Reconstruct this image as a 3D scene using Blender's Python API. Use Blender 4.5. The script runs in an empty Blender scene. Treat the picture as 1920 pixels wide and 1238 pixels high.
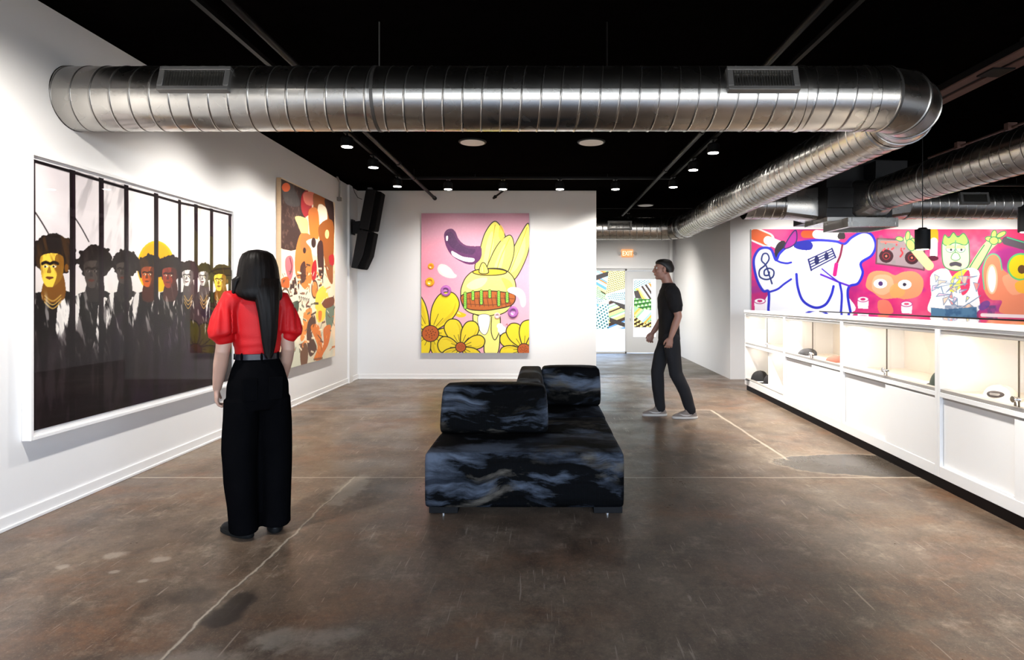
import bpy, bmesh, math, random
import numpy as np
from mathutils import Vector, Matrix, noise as mnoise

SC = bpy.context.scene
COL = SC.collection
PI = math.pi
F = 1150.0            # focal length in pixels of the 1920 frame
EYE = 1.374           # camera height
VX, VY = 1015.0, 563.0


def atY(px, py, Y):
    return Vector(((px - VX) * Y / F, Y, EYE - (py - VY) * Y / F))


def lin1(c):
    c = c / 255.0
    return c / 12.92 if c <= 0.04045 else ((c + 0.055) / 1.055) ** 2.4


def C(r, g, b):
    return (lin1(r), lin1(g), lin1(b), 1.0)


# ------------------------------------------------------------------ materials
def new_mat(name):
    m = bpy.data.materials.new(name)
    m.use_nodes = True
    nt = m.node_tree
    nt.nodes.clear()
    out = nt.nodes.new('ShaderNodeOutputMaterial')
    return m, nt, out


def N(nt, kind, **kw):
    n = nt.nodes.new(kind)
    for k, v in kw.items():
        if k.startswith('i_'):
            n.inputs[k[2:]].default_value = v
        else:
            setattr(n, k, v)
    return n


def L(nt, a, ao, b, bi):
    nt.links.new(a.outputs[ao], b.inputs[bi])


def mat(name, col, rough=0.5, metal=0.0, var=0.06, vscale=6.0, bump=0.0, bscale=60.0, spec=0.5, stretch=None,
        coat=0.0, sheen=0.0, rvar=0.05):
    m, nt, out = new_mat(name)
    p = N(nt, 'ShaderNodeBsdfPrincipled')
    p.inputs['Metallic'].default_value = metal
    p.inputs['Specular IOR Level'].default_value = spec
    p.inputs['Coat Weight'].default_value = coat
    p.inputs['Sheen Weight'].default_value = sheen
    tc = N(nt, 'ShaderNodeTexCoord')
    src, so = tc, 'Object'
    if stretch:
        mp = N(nt, 'ShaderNodeMapping')
        mp.inputs['Scale'].default_value = stretch
        L(nt, tc, 'Object', mp, 'Vector')
        src, so = mp, 'Vector'
    nz = N(nt, 'ShaderNodeTexNoise')
    nz.inputs['Scale'].default_value = vscale
    nz.inputs['Detail'].default_value = 5
    L(nt, src, so, nz, 'Vector')
    mix = N(nt, 'ShaderNodeMix', data_type='RGBA')
    a = tuple(max(0, c * (1 - var)) for c in col[:3]) + (1,)
    b = tuple(min(1, c * (1 + var)) for c in col[:3]) + (1,)
    mix.inputs[6].default_value = a
    mix.inputs[7].default_value = b
    L(nt, nz, 'Fac', mix, 0)
    nt.links.new(mix.outputs[2], p.inputs['Base Color'])
    mr = N(nt, 'ShaderNodeMapRange')
    mr.inputs['To Min'].default_value = max(0.02, rough - rvar)
    mr.inputs['To Max'].default_value = min(1, rough + rvar)
    L(nt, nz, 'Fac', mr, 'Value')
    L(nt, mr, 'Result', p, 'Roughness')
    if bump > 0:
        n2 = N(nt, 'ShaderNodeTexNoise')
        n2.inputs['Scale'].default_value = bscale
        n2.inputs['Detail'].default_value = 4
        L(nt, src, so, n2, 'Vector')
        bp = N(nt, 'ShaderNodeBump')
        bp.inputs['Strength'].default_value = bump
        bp.inputs['Distance'].default_value = 0.01
        L(nt, n2, 'Fac', bp, 'Height')
        L(nt, bp, 'Normal', p, 'Normal')
    L(nt, p, 'BSDF', out, 'Surface')
    return m


def emis(name, col, strength):
    m, nt, out = new_mat(name)
    e = N(nt, 'ShaderNodeEmission')
    e.inputs['Color'].default_value = col
    e.inputs['Strength'].default_value = strength
    L(nt, e, 'Emission', out, 'Surface')
    return m


def glass(name, tint=(1, 1, 1, 1), base=0.04):
    m, nt, out = new_mat(name)
    t = N(nt, 'ShaderNodeBsdfTransparent')
    t.inputs['Color'].default_value = tint
    g = N(nt, 'ShaderNodeBsdfGlossy')
    g.inputs['Roughness'].default_value = 0.02
    lw = N(nt, 'ShaderNodeLayerWeight')
    lw.inputs['Blend'].default_value = 0.5
    pw = N(nt, 'ShaderNodeMath', operation='POWER')
    L(nt, lw, 'Facing', pw, 0)
    pw.inputs[1].default_value = 5
    fr = N(nt, 'ShaderNodeMath', operation='MULTIPLY_ADD')
    L(nt, pw, 'Value', fr, 0)
    fr.inputs[1].default_value = 0.5
    fr.inputs[2].default_value = 0.014
    mx = N(nt, 'ShaderNodeMixShader')
    L(nt, fr, 'Value', mx, 'Fac')
    L(nt, t, 'BSDF', mx, 1)
    L(nt, g, 'BSDF', mx, 2)
    L(nt, mx, 'Shader', out, 'Surface')
    return m


def vcol_mat(name, rough=0.55, spec=0.3, bump=0.12, bscale=250, coat=0.0):
    m, nt, out = new_mat(name)
    p = N(nt, 'ShaderNodeBsdfPrincipled')
    p.inputs['Roughness'].default_value = rough
    p.inputs['Specular IOR Level'].default_value = spec
    p.inputs['Coat Weight'].default_value = coat
    p.inputs['Coat Roughness'].default_value = 0.05
    a = N(nt, 'ShaderNodeAttribute', attribute_name='paint')
    L(nt, a, 'Color', p, 'Base Color')
    n2 = N(nt, 'ShaderNodeTexNoise')
    n2.inputs['Scale'].default_value = bscale
    tc = N(nt, 'ShaderNodeTexCoord')
    L(nt, tc, 'Object', n2, 'Vector')
    bp = N(nt, 'ShaderNodeBump')
    bp.inputs['Strength'].default_value = bump
    bp.inputs['Distance'].default_value = 0.003
    L(nt, n2, 'Fac', bp, 'Height')
    L(nt, bp, 'Normal', p, 'Normal')
    L(nt, p, 'BSDF', out, 'Surface')
    return m


def film_mat(name, dens=.3):
    m, nt, out = new_mat(name)
    a = N(nt, 'ShaderNodeAttribute', attribute_name='paint')
    t = N(nt, 'ShaderNodeBsdfTransparent')
    d = N(nt, 'ShaderNodeMix', data_type='RGBA', blend_type='MULTIPLY')
    d.inputs[0].default_value = 1.0
    nt.links.new(a.outputs['Color'], d.inputs[6])
    d.inputs[7].default_value = (dens, dens, dens, 1)
    nt.links.new(d.outputs[2], t.inputs['Color'])
    L(nt, t, 'BSDF', out, 'Surface')
    return m


# ------------------------------------------------------------------ mesh builder
class MB:
    def __init__(s):
        s.bm = bmesh.new()

    def box(s, x0, x1, y0, y1, z0, z1, M=None):
        v = [s.bm.verts.new(Vector((x, y, z)) if M is None else M @ Vector((x, y, z)))
             for x in (x0, x1) for y in (y0, y1) for z in (z0, z1)]
        for f in ((0, 1, 3, 2), (4, 6, 7, 5), (0, 4, 5, 1), (2, 3, 7, 6), (0, 2, 6, 4), (1, 5, 7, 3)):
            s.bm.faces.new([v[i] for i in f])
        return s

    def prism(s, pts, d):
        """closed polygon pts (3D) extruded along vector d"""
        d = Vector(d)
        a = [s.bm.verts.new(Vector(p)) for p in pts]
        b = [s.bm.verts.new(Vector(p) + d) for p in pts]
        n = len(a)
        s.bm.faces.new(a)
        s.bm.faces.new(b[::-1])
        for i in range(n):
            s.bm.faces.new((a[i], a[(i + 1) % n], b[(i + 1) % n], b[i]))
        return s

    def rings(s, rs, cap=True, closed=True):
        vs = [[s.bm.verts.new(p) for p in r] for r in rs]
        n = len(vs[0])
        for a, b in zip(vs[:-1], vs[1:]):
            for i in range(n if closed else n - 1):
                j = (i + 1) % n
                s.bm.faces.new((a[i], a[j], b[j], b[i]))
        if cap and closed:
            s.bm.faces.new(vs[0][::-1])
            s.bm.faces.new(vs[-1])
        return s

    def tube(s, pts, rad, seg=12, round_ends=False, flat=None, ref=None):
        """tube through pts; rad scalar or list of scalar/(ra, rb); ref: side axis direction for ra"""
        pts = [Vector(p) for p in pts]
        n = len(pts)
        if not isinstance(rad, (list, tuple)):
            rad = [rad] * n
        rad = [r if isinstance(r, (list, tuple)) else (r, r) for r in rad]
        dirs = []
        for i in range(n):
            d = Vector((0, 0, 0))
            if i > 0:
                d += (pts[i] - pts[i - 1]).normalized()
            if i < n - 1:
                d += (pts[i + 1] - pts[i]).normalized()
            dirs.append(d.normalized())
        up = Vector(ref) if ref else (Vector((1, 0, 0)) if abs(dirs[0].x) < 0.8 else Vector((0, 1, 0)))
        rs = []

        def ring(c, d, ra, rb):
            nonlocal up
            x = (up - d * up.dot(d)).normalized()
            up = x
            y = d.cross(x)
            return [c + x * (ra * math.cos(2 * PI * k / seg)) + y * (rb * math.sin(2 * PI * k / seg)) for k in range(seg)]
        if round_ends:
            m = min(rad[0])
            for t in (80, 60, 35):
                q = math.radians(t)
                rs.append(ring(pts[0] - dirs[0] * (m * math.sin(q)), dirs[0], rad[0][0] * math.cos(q), rad[0][1] * math.cos(q)))
        for i in range(n):
            rs.append(ring(pts[i], dirs[i], *rad[i]))
        if round_ends:
            m = min(rad[-1])
            for t in (35, 60, 80):
                q = math.radians(t)
                rs.append(ring(pts[-1] + dirs[-1] * (m * math.sin(q)), dirs[-1], rad[-1][0] * math.cos(q), rad[-1][1] * math.cos(q)))
        return s.rings(rs)

    def cyl(s, a, b, r, seg=20, r2=None):
        return s.tube([a, b], [r, r if r2 is None else r2], seg)

    def ell(s, c, r, rot=None, u=18, v=12):
        M = Matrix.Translation(Vector(c))
        if rot:
            M = M @ Matrix.Rotation(rot[2], 4, 'Z') @ Matrix.Rotation(rot[1], 4, 'Y') @ Matrix.Rotation(rot[0], 4, 'X')
        M = M @ Matrix.Diagonal((r[0], r[1], r[2], 1))
        bmesh.ops.create_uvsphere(s.bm, u_segments=u, v_segments=v, radius=1, matrix=M)
        return s

    def loft(s, secs, seg=28, power=2.0):
        """secs: (cx, cy, z, rx, ry) horizontal superellipse sections"""
        rs = []
        for cx, cy, z, rx, ry in secs:
            r = []
            for k in range(seg):
                a = 2 * PI * k / seg
                ca, sa = math.cos(a), math.sin(a)
                e = 2.0 / power
                r.append(Vector((cx + rx * math.copysign(abs(ca) ** e, ca), cy + ry * math.copysign(abs(sa) ** e, sa), z)))
            rs.append(r)
        return s.rings(rs)

    def mesh(s, name):
        bmesh.ops.recalc_face_normals(s.bm, faces=s.bm.faces[:])
        me = bpy.data.meshes.new(name)
        s.bm.to_mesh(me)
        s.bm.free()
        return me


def wmat(o):
    return o.matrix_basis if o.parent is None else wmat(o.parent) @ o.matrix_basis


def place(name, me, m, parent=None, world=False, smooth=True, angle=40):
    if world and parent is not None:
        me.transform(wmat(parent).inverted())
    o = bpy.data.objects.new(name, me)
    COL.objects.link(o)
    if m is not None:
        me.materials.append(m)
    if parent is not None:
        o.parent = parent
    if smooth:
        me.shade_smooth()
        if angle is not None:
            me.set_sharp_from_angle(angle=math.radians(angle))
    return o


def part(name, mb, m, parent=None, world=False, smooth=True, angle=40, bevel=0.0, bseg=2):
    o = place(name, mb.mesh(name), m, parent, world, smooth, angle)
    if bevel > 0:
        b = o.modifiers.new('bevel', 'BEVEL')
        b.width = bevel
        b.segments = bseg
        b.limit_method = 'ANGLE'
        b.angle_limit = math.radians(35)
        b.harden_normals = False
    return o


def thing(name, label, cat, loc=(0, 0, 0), rotz=0.0, group=None):
    o = bpy.data.objects.new(name, None)
    o.empty_display_size = 0.1
    COL.objects.link(o)
    o.location = loc
    o.rotation_euler = (0, 0, rotz)
    return tag(o, label, cat, group)


def tag(o, label, cat, group=None):
    o['label'] = label
    o['category'] = cat
    if group:
        o['group'] = group
    return o


def struct(name, mb, m, label=None, cat=None, **kw):
    o = part(name, mb, m, **kw)
    o['kind'] = 'structure'
    if label:
        o['label'] = label
        o['category'] = cat
    return o


def dup(root, loc=None, rotz=None, label=None, group=None):
    r = root.copy()
    COL.objects.link(r)
    if loc is not None:
        r.location = loc
    if rotz is not None:
        r.rotation_euler = (0, 0, rotz)
    if label:
        r['label'] = label
    if group:
        r['group'] = group
    for ch in list(root.children):
        c = ch.copy()
        COL.objects.link(c)
        c.parent = r
        for g in list(ch.children):
            d = g.copy()
            COL.objects.link(d)
            d.parent = c
    return r


def fuse(mb, name, voxel, smooth_it=4):
    """voxel-union of overlapping closed pieces into one continuous surface"""
    me = mb.mesh(name + '_raw')
    o = bpy.data.objects.new(name + '_raw', me)
    COL.objects.link(o)
    r = o.modifiers.new('r', 'REMESH')
    r.mode = 'VOXEL'
    r.voxel_size = voxel
    s = o.modifiers.new('s', 'SMOOTH')
    s.iterations = smooth_it
    s.factor = 0.5
    dg = bpy.context.evaluated_depsgraph_get()
    dg.update()
    res = bpy.data.meshes.new_from_object(o.evaluated_get(dg))
    bpy.data.objects.remove(o)
    res.name = name
    res.materials.clear()
    return res


# ------------------------------------------------------------------ painter
def catmull(pts, closed, sub=8):
    p = np.array(pts, float)
    n = len(p)
    out = []
    rng = range(n) if closed else range(n - 1)
    for i in rng:
        if closed:
            a, b, c, d = p[(i - 1) % n], p[i], p[(i + 1) % n], p[(i + 2) % n]
        else:
            a, b, c, d = p[max(i - 1, 0)], p[i], p[i + 1], p[min(i + 2, n - 1)]
        for k in range(sub):
            t = k / sub
            out.append(0.5 * ((2 * b) + (-a + c) * t + (2 * a - 5 * b + 4 * c - d) * t * t + (-a + 3 * b - 3 * c + d) * t ** 3))
    if not closed:
        out.append(p[-1])
    return np.array(out)


class Art:
    """a flat picture of size W x H metres, painted on the vertices of a fine grid"""

    def __init__(s, W, H, step, tf, bg, seed=1):
        s.W, s.H = W, H
        s.nx, s.ny = int(W / step) + 1, int(H / step) + 1
        s.u = np.linspace(0, W, s.nx)
        s.v = np.linspace(0, H, s.ny)
        s.img = np.zeros((s.ny, s.nx, 3))
        s.img[:] = np.array(bg) / 255.0
        s.tf = tf
        s.rng = np.random.RandomState(seed)

    def T(s, pts):
        return np.array([s.tf(*p) for p in pts])

    def noise(s, cell, oct=3, sx=1.0, sy=1.0, rot=0.0):
        U, V = np.meshgrid(s.u, s.v)
        if rot:
            U, V = U * math.cos(rot) + V * math.sin(rot), -U * math.sin(rot) + V * math.cos(rot)
        out = np.zeros(U.shape)
        amp, tot = 1.0, 0.0
        for o in range(oct):
            x = U / (cell * sx) * 2 ** o + 50
            y = V / (cell * sy) * 2 ** o + 50
            G = s.rng.rand(512, 512)
            xi, yi = np.floor(x).astype(int), np.floor(y).astype(int)
            fx, fy = x - xi, y - yi
            fx, fy = fx * fx * (3 - 2 * fx), fy * fy * (3 - 2 * fy)
            g = lambda a, b: G[a % 512, b % 512]
            out += amp * (g(yi, xi) * (1 - fx) * (1 - fy) + g(yi, xi + 1) * fx * (1 - fy) + g(yi + 1, xi) * (1 - fx) * fy + g(yi + 1, xi + 1) * fx * fy)
            tot += amp
            amp *= 0.5
        return out / tot

    def blend(s, mask, col, alpha=1.0):
        m = (mask * alpha)[..., None]
        s.img[:] = s.img * (1 - m) + np.array(col) / 255.0 * m

    def _sub(s, lo, hi, pad):
        i0, i1 = np.searchsorted(s.u, [lo[0] - pad, hi[0] + pad])
        j0, j1 = np.searchsorted(s.v, [lo[1] - pad, hi[1] + pad])
        return i0, i1, j0, j1

    def _apply(s, i0, i1, j0, j1, m, col, alpha):
        a = (m * alpha)[..., None]
        s.img[j0:j1, i0:i1] = s.img[j0:j1, i0:i1] * (1 - a) + np.array(col) / 255.0 * a

    def mask_poly(s, q):
        i0, i1, j0, j1 = s._sub(q.min(0), q.max(0), 0.0)
        if i1 <= i0 or j1 <= j0:
            return None
        U, V = np.meshgrid(s.u[i0:i1], s.v[j0:j1])
        ins = np.zeros(U.shape, bool)
        n = len(q)
        for k in range(n):
            x1, y1 = q[k]
            x2, y2 = q[(k + 1) % n]
            if y1 == y2:
                continue
            c = (y1 > V) != (y2 > V)
            ins ^= c & (U < (x2 - x1) * (V - y1) / (y2 - y1) + x1)
        return i0, i1, j0, j1, ins

    def poly(s, pts, col, smooth=True, alpha=1.0, tex=None, outline=None, ow=0.01):
        q = s.T(pts)
        if smooth:
            q = catmull(q, True, 6)
        r = s.mask_poly(q)
        if r is not None:
            i0, i1, j0, j1, ins = r
            m = ins.astype(float)
            if tex is not None:
                m = m * tex[j0:j1, i0:i1]
            s._apply(i0, i1, j0, j1, m, col, alpha)
        if outline is not None:
            s._stroke(np.vstack([q, q[:1]]), ow, outline, 1.0)

    def _stroke(s, q, w, col, alpha):
        ws = np.full(len(q), w) if np.isscalar(w) else w
        i0, i1, j0, j1 = s._sub(q.min(0), q.max(0), ws.max())
        if i1 <= i0 or j1 <= j0:
            return
        U, V = np.meshgrid(s.u[i0:i1], s.v[j0:j1])
        m = np.zeros(U.shape)
        px = s.u[1] - s.u[0]
        for k in range(len(q) - 1):
            a, b = q[k], q[k + 1]
            d = b - a
            l2 = max(d @ d, 1e-12)
            t = np.clip(((U - a[0]) * d[0] + (V - a[1]) * d[1]) / l2, 0, 1)
            dist = np.hypot(U - a[0] - t * d[0], V - a[1] - t * d[1])
            wk = ws[k] / 2
            m = np.maximum(m, np.clip((wk - dist) / px + 0.5, 0, 1))
        s._apply(i0, i1, j0, j1, m, col, alpha)

    def stroke(s, pts, w, col, smooth=True, alpha=1.0):
        q = s.T(pts)
        if smooth and len(q) > 2:
            q = catmull(q, False, 6)
        s._stroke(q, w, col, alpha)

    def ell(s, c, rx, ry, col, rot=0.0, alpha=1.0, outline=None, ow=0.01):
        pts = []
        for k in range(32):
            a = 2 * PI * k / 32
            x, y = rx * math.cos(a), ry * math.sin(a)
            pts.append((c[0] + x * math.cos(rot) - y * math.sin(rot), c[1] + x * math.sin(rot) + y * math.cos(rot)))
        s.poly(pts, col, False, alpha, None, outline, ow)

    def mesh(s, name, flip=False):
        U, V = np.meshgrid(s.u, s.v)
        co = np.zeros((s.ny * s.nx, 3), np.float32)
        co[:, 0] = U.ravel()
        co[:, 2] = V.ravel()
        me = bpy.data.meshes.new(name)
        nf = (s.nx - 1) * (s.ny - 1)
        j, i = np.meshgrid(np.arange(s.ny - 1), np.arange(s.nx - 1), indexing='ij')
        a = (j * s.nx + i).ravel()
        f = np.stack([a, a + 1, a + s.nx + 1, a + s.nx], 1).astype(np.int32)
        me.vertices.add(len(co))
        me.vertices.foreach_set('co', co.ravel())
        me.loops.add(nf * 4)
        me.loops.foreach_set('vertex_index', f.ravel())
        me.polygons.add(nf)
        me.polygons.foreach_set('loop_start', (np.arange(nf) * 4).astype(np.int32))
        me.update(calc_edges=True)
        at = me.color_attributes.new('paint', 'FLOAT_COLOR', 'POINT')
        c = np.clip(s.img.reshape(-1, 3), 0, 1)
        c = np.where(c <= 0.04045, c / 12.92, ((c + 0.055) / 1.055) ** 2.4)
        rgba = np.ones((len(co), 4), np.float32)
        rgba[:, :3] = c
        at.data.foreach_set('color', rgba.ravel())
        return me
# ------------------------------------------------------------------ palette
M_wall = mat('white_wall_paint', (0.80, 0.79, 0.785, 1), 0.55, var=0.015, vscale=2, bump=0.05, bscale=180, spec=0.3)
M_ceil = mat('black_ceiling_paint', (0.0024, 0.0019, 0.0018, 1), 0.95, var=0.5, vscale=9, bump=0.3, bscale=45, spec=0.0)
M_black = mat('black_metal_paint', (0.005, 0.005, 0.0055, 1), 0.5, var=0.2, spec=0.2)
M_pipe = mat('black_pipe_paint', (0.0045, 0.004, 0.004, 1), 0.5, var=0.2, spec=0.15)
M_blackplastic = mat('black_plastic', (0.004, 0.004, 0.0045, 1), 0.55, var=0.2, spec=0.15)
M_white_lam = mat('white_laminate', (0.86, 0.86, 0.855, 1), 0.4, var=0.01, spec=0.4)
M_cream = mat('cream_case_lining', (0.86, 0.80, 0.72, 1), 0.5, var=0.02)
M_grey_track = mat('grey_aluminium_track', (0.42, 0.40, 0.38, 1), 0.4, metal=0.3, var=0.05)
M_chrome = mat('chrome', (0.8, 0.8, 0.8, 1), 0.12, metal=1.0, var=0.02)
M_kick = mat('dark_brown_plinth', (0.011, 0.007, 0.0065, 1), 0.6, var=0.3, spec=.15)
M_glass = glass('clear_glass')
M_acryl = glass('clear_acrylic')
M_trim = mat('white_trim_paint', (0.84, 0.83, 0.82, 1), 0.35, var=0.01)
M_lens = emis('lit_lens', (1.0, 0.96, 0.9, 1), 25.0)


def duct_material(name, col=(0.53, 0.51, 0.48, 1), rough=0.27):
    m, nt, out = new_mat(name)
    p = N(nt, 'ShaderNodeBsdfPrincipled')
    p.inputs['Metallic'].default_value = 1.0
    tc = N(nt, 'ShaderNodeTexCoord')
    n1 = N(nt, 'ShaderNodeTexNoise')
    n1.inputs['Scale'].default_value = 1.6
    n1.inputs['Detail'].default_value = 3
    L(nt, tc, 'Object', n1, 'Vector')
    n2 = N(nt, 'ShaderNodeTexNoise')
    n2.inputs['Scale'].default_value = 5.0
    n2.inputs['Detail'].default_value = 2
    L(nt, tc, 'Object', n2, 'Vector')
    cr = N(nt, 'ShaderNodeValToRGB')
    cr.color_ramp.elements[0].position = 0.3
    cr.color_ramp.elements[0].color = tuple(c * 0.85 for c in col[:3]) + (1,)
    cr.color_ramp.elements[1].position = 0.7
    cr.color_ramp.elements[1].color = col
    L(nt, n1, 'Fac', cr, 'Fac')
    L(nt, cr, 'Color', p, 'Base Color')
    mr = N(nt, 'ShaderNodeMapRange')
    mr.inputs['To Min'].default_value = rough - 0.04
    mr.inputs['To Max'].default_value = rough + 0.05
    L(nt, n2, 'Fac', mr, 'Value')
    L(nt, mr, 'Result', p, 'Roughness')
    bp = N(nt, 'ShaderNodeBump')
    bp.inputs['Strength'].default_value = 0.003
    bp.inputs['Distance'].default_value = 0.02
    L(nt, n1, 'Fac', bp, 'Height')
    L(nt, bp, 'Normal', p, 'Normal')
    L(nt, p, 'BSDF', out, 'Surface')
    return m


M_duct = duct_material('galvanised_duct')
M_ductdark = duct_material('dark_sheet_metal', (0.05, 0.05, 0.052, 1), 0.45)
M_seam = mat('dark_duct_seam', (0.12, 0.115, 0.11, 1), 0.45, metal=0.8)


# ------------------------------------------------------------------ floor
def floor_material():
    m, nt, out = new_mat('stained_polished_concrete')
    p = N(nt, 'ShaderNodeBsdfPrincipled')
    tc = N(nt, 'ShaderNodeTexCoord')
    sep = N(nt, 'ShaderNodeSeparateXYZ')
    L(nt, tc, 'Object', sep, 'Vector')

    def noise(scale, detail=6, rough=0.55, stretch=None, dist=0.0):
        n = N(nt, 'ShaderNodeTexNoise')
        n.inputs['Scale'].default_value = scale
        n.inputs['Detail'].default_value = detail
        n.inputs['Roughness'].default_value = rough
        n.inputs['Distortion'].default_value = dist
        if stretch:
            mp = N(nt, 'ShaderNodeMapping')
            mp.inputs['Scale'].default_value = stretch[:3]
            if len(stretch) > 3:
                mp.inputs['Rotation'].default_value = (0, 0, stretch[3])
            L(nt, tc, 'Object', mp, 'Vector')
            L(nt, mp, 'Vector', n, 'Vector')
        else:
            L(nt, tc, 'Object', n, 'Vector')
        return n.outputs['Fac']

    def math_(op, a, b=None, c=None, clamp=False):
        n = N(nt, 'ShaderNodeMath', operation=op, use_clamp=clamp)
        for i, v in enumerate((a, b, c)):
            if v is None:
                continue
            if isinstance(v, (int, float)):
                n.inputs[i].default_value = v
            else:
                nt.links.new(v, n.inputs[i])
        return n.outputs[0]

    def rng(v, a, b, c=0.0, d=1.0, smooth=True):
        n = N(nt, 'ShaderNodeMapRange', interpolation_type='SMOOTHSTEP' if smooth else 'LINEAR')
        nt.links.new(v, n.inputs['Value'])
        n.inputs['From Min'].default_value = a
        n.inputs['From Max'].default_value = b
        n.inputs['To Min'].default_value = c
        n.inputs['To Max'].default_value = d
        return n.outputs['Result']

    def mix(fac, a, b, mode='MIX'):
        n = N(nt, 'ShaderNodeMix', data_type='RGBA', blend_type=mode)
        if isinstance(fac, (int, float)):
            n.inputs[0].default_value = fac
        else:
            nt.links.new(fac, n.inputs[0])
        for i, v in ((6, a), (7, b)):
            if isinstance(v, tuple):
                n.inputs[i].default_value = v
            else:
                nt.links.new(v, n.inputs[i])
        return n.outputs[2]

    X, Y = sep.outputs['X'], sep.outputs['Y']
    cr = N(nt, 'ShaderNodeValToRGB')
    e = cr.color_ramp.elements
    e[0].position, e[0].color = 0.28, C(66, 54, 46)
    e[1].position, e[1].color = 0.74, C(152, 136, 116)
    for pos, col in ((0.42, C(88, 73, 61)), (0.52, C(108, 91, 76)), (0.62, C(128, 111, 92))):
        q = e.new(pos)
        q.color = col
    big = math_('ADD', math_('MULTIPLY', noise(0.6, 5, 0.55, None, 0.3), 0.55), math_('MULTIPLY', noise(3.2, 9, 0.72, (1, .7, 1, .4)), 0.45))
    nt.links.new(big, cr.inputs['Fac'])
    col = cr.outputs['Color']
    # orange-brown stain clouds, darker clouds, pale wear and grain
    col = mix(rng(noise(0.9, 8, 0.68, (1, 1.6, 1), 0.3), 0.46, 0.72, 0, 0.75), col, C(126, 84, 54))
    col = mix(rng(noise(1.9, 9, 0.74, (1.0, 0.6, 1, 0.5), 0.2), 0.46, 0.72, 0, 0.85), col, C(48, 39, 33))
    col = mix(rng(noise(3.7, 10, 0.78), 0.50, 0.78, 0, 0.8), col, C(172, 156, 136))
    col = mix(rng(noise(28, 8, 0.75), 0.38, 0.72, 0.0, 0.5), col, C(58, 48, 41))
    col = mix(rng(noise(75, 5, 0.7), 0.52, 0.74, 0.0, 0.35), col, C(160, 146, 128))
    col = mix(rng(noise(170, 2, 0.5), 0.66, 0.74, 0, 0.5), col, C(175, 162, 146))
    # fine pale scratches in three directions
    for k, ang in enumerate((0.5, -0.75, 1.9, 1.2, -1.3, 0.05)):
        s = noise(11, 2, 0.4, (6.0, 0.3, 1, ang), 0.5)
        gate = noise(1.9 + k * 0.37, 3, 0.5, (1, 1, 1, k * 1.1))
        f = math_('MULTIPLY', rng(s, 0.69, 0.72, 0, 0.45), rng(gate, 0.5, 0.62))
        col = mix(f, col, C(168, 155, 140))
    w1 = math_('SUBTRACT', noise(3.0, 4, 0.6), 0.5)
    w2 = math_('SUBTRACT', noise(14.0, 4, 0.6), 0.5)
    wob = math_('ADD', math_('MULTIPLY', w1, 0.10), math_('MULTIPLY', w2, 0.035))

    def line(axis, const, lo, hi, w, amp=1.0):
        a, b = (X, Y) if axis == 'x' else (Y, X)
        d = math_('ABSOLUTE', math_('SUBTRACT', math_('ADD', a, math_('MULTIPLY', wob, amp)), const))
        msk = rng(d, w * 0.3, w, 1, 0)
        inr = math_('MULTIPLY', rng(b, lo, lo + 0.05), rng(b, hi - 0.05, hi, 1, 0))
        return math_('MULTIPLY', msk, inr)

    def blob(cx, cy, rx, ry, n, amt=1.0, soft=0.2):
        dx = math_('DIVIDE', math_('SUBTRACT', X, cx), rx)
        dy = math_('DIVIDE', math_('SUBTRACT', Y, cy), ry)
        d = math_('SQRT', math_('ADD', math_('MULTIPLY', dx, dx), math_('MULTIPLY', dy, dy)))
        d = math_('ADD', d, math_('MULTIPLY', math_('SUBTRACT', n, 0.5), amt))
        return rng(d, 1.0 - soft, 1.0, 1, 0)

    nb = noise(2.2, 6, 0.6)
    nc = noise(7.0, 6, 0.65)
    pale, dark = C(178, 165, 148), C(40, 35, 32)
    # dark grey repair patch in front of the cabinets
    pm = math_('MULTIPLY', blob(2.75, 5.12, 0.75, 0.36, nb, 0.9, 0.05), rng(Y, 4.74, 4.76))
    col = mix(math_('MULTIPLY', pm, 0.85), col, C(60, 55, 49))
    edge = math_('SUBTRACT', blob(2.75, 5.12, 0.78, 0.385, nb, 0.9, 0.04), blob(2.75, 5.12, 0.75, 0.36, nb, 0.9, 0.04))
    col = mix(math_('MULTIPLY', math_('MULTIPLY', edge, rng(Y, 4.74, 4.76)), 0.35), col, pale)
    # repaired joint: pale smear where the joints meet, dark spill lower down
    col = mix(math_('MULTIPLY', blob(-1.40, 4.45, 0.13, 0.42, nc, 1.6, 0.35), 0.6), col, C(150, 140, 126))
    col = mix(math_('MULTIPLY', blob(-1.38, 2.72, 0.09, 0.24, nc, 2.2, 0.5), 0.85), col, dark)
    col = mix(math_('MULTIPLY', blob(-1.62, 2.85, 0.16, 0.10, nc, 1.5, 0.5), 0.5), col, dark)
    col = mix(math_('MULTIPLY', blob(-0.96, 2.49, 0.34, 0.12, nc, 2.4, 0.8), 0.5), col, C(152, 142, 128))
    col = mix(math_('MULTIPLY', blob(-1.3, 2.32, 0.35, 0.15, nc, 2.4, 0.9), 0.45), col, C(150, 140, 128))
    for (cx, cy, r) in ((-2.46, 3.16, .035), (-2.16, 3.1, .03), (-2.55, 2.68, .028), (-2.62, 2.74, .022), (-2.02, 3.25, .05), (-2.3, 3.3, .06), (-1.95, 3.0, .03)):
        col = mix(math_('MULTIPLY', blob(cx, cy, r * 1.2, r, nc, 1.6, 0.6), 0.4), col, C(170, 158, 144))
    # saw-cut joints and cracks
    for args in (('y', 4.75, -3.2, 3.0, 0.014, 0.25), ('x', -1.455, 2.0, 4.8, 0.013, 0.7), ('x', 2.12, 5.25, 7.69, 0.02, 0.35),
                 ('y', 7.67, -3.2, 2.13, 0.016, 0.2), ('y', 10.72, -3.2, 9.0, 0.03, 0.2)):
        col = mix(math_('MULTIPLY', line(*args), 0.8), col, pale)
    col = mix(math_('MULTIPLY', line('x', -1.448, 2.0, 4.4, 0.006, 0.7), 0.6), col, dark)
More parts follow.
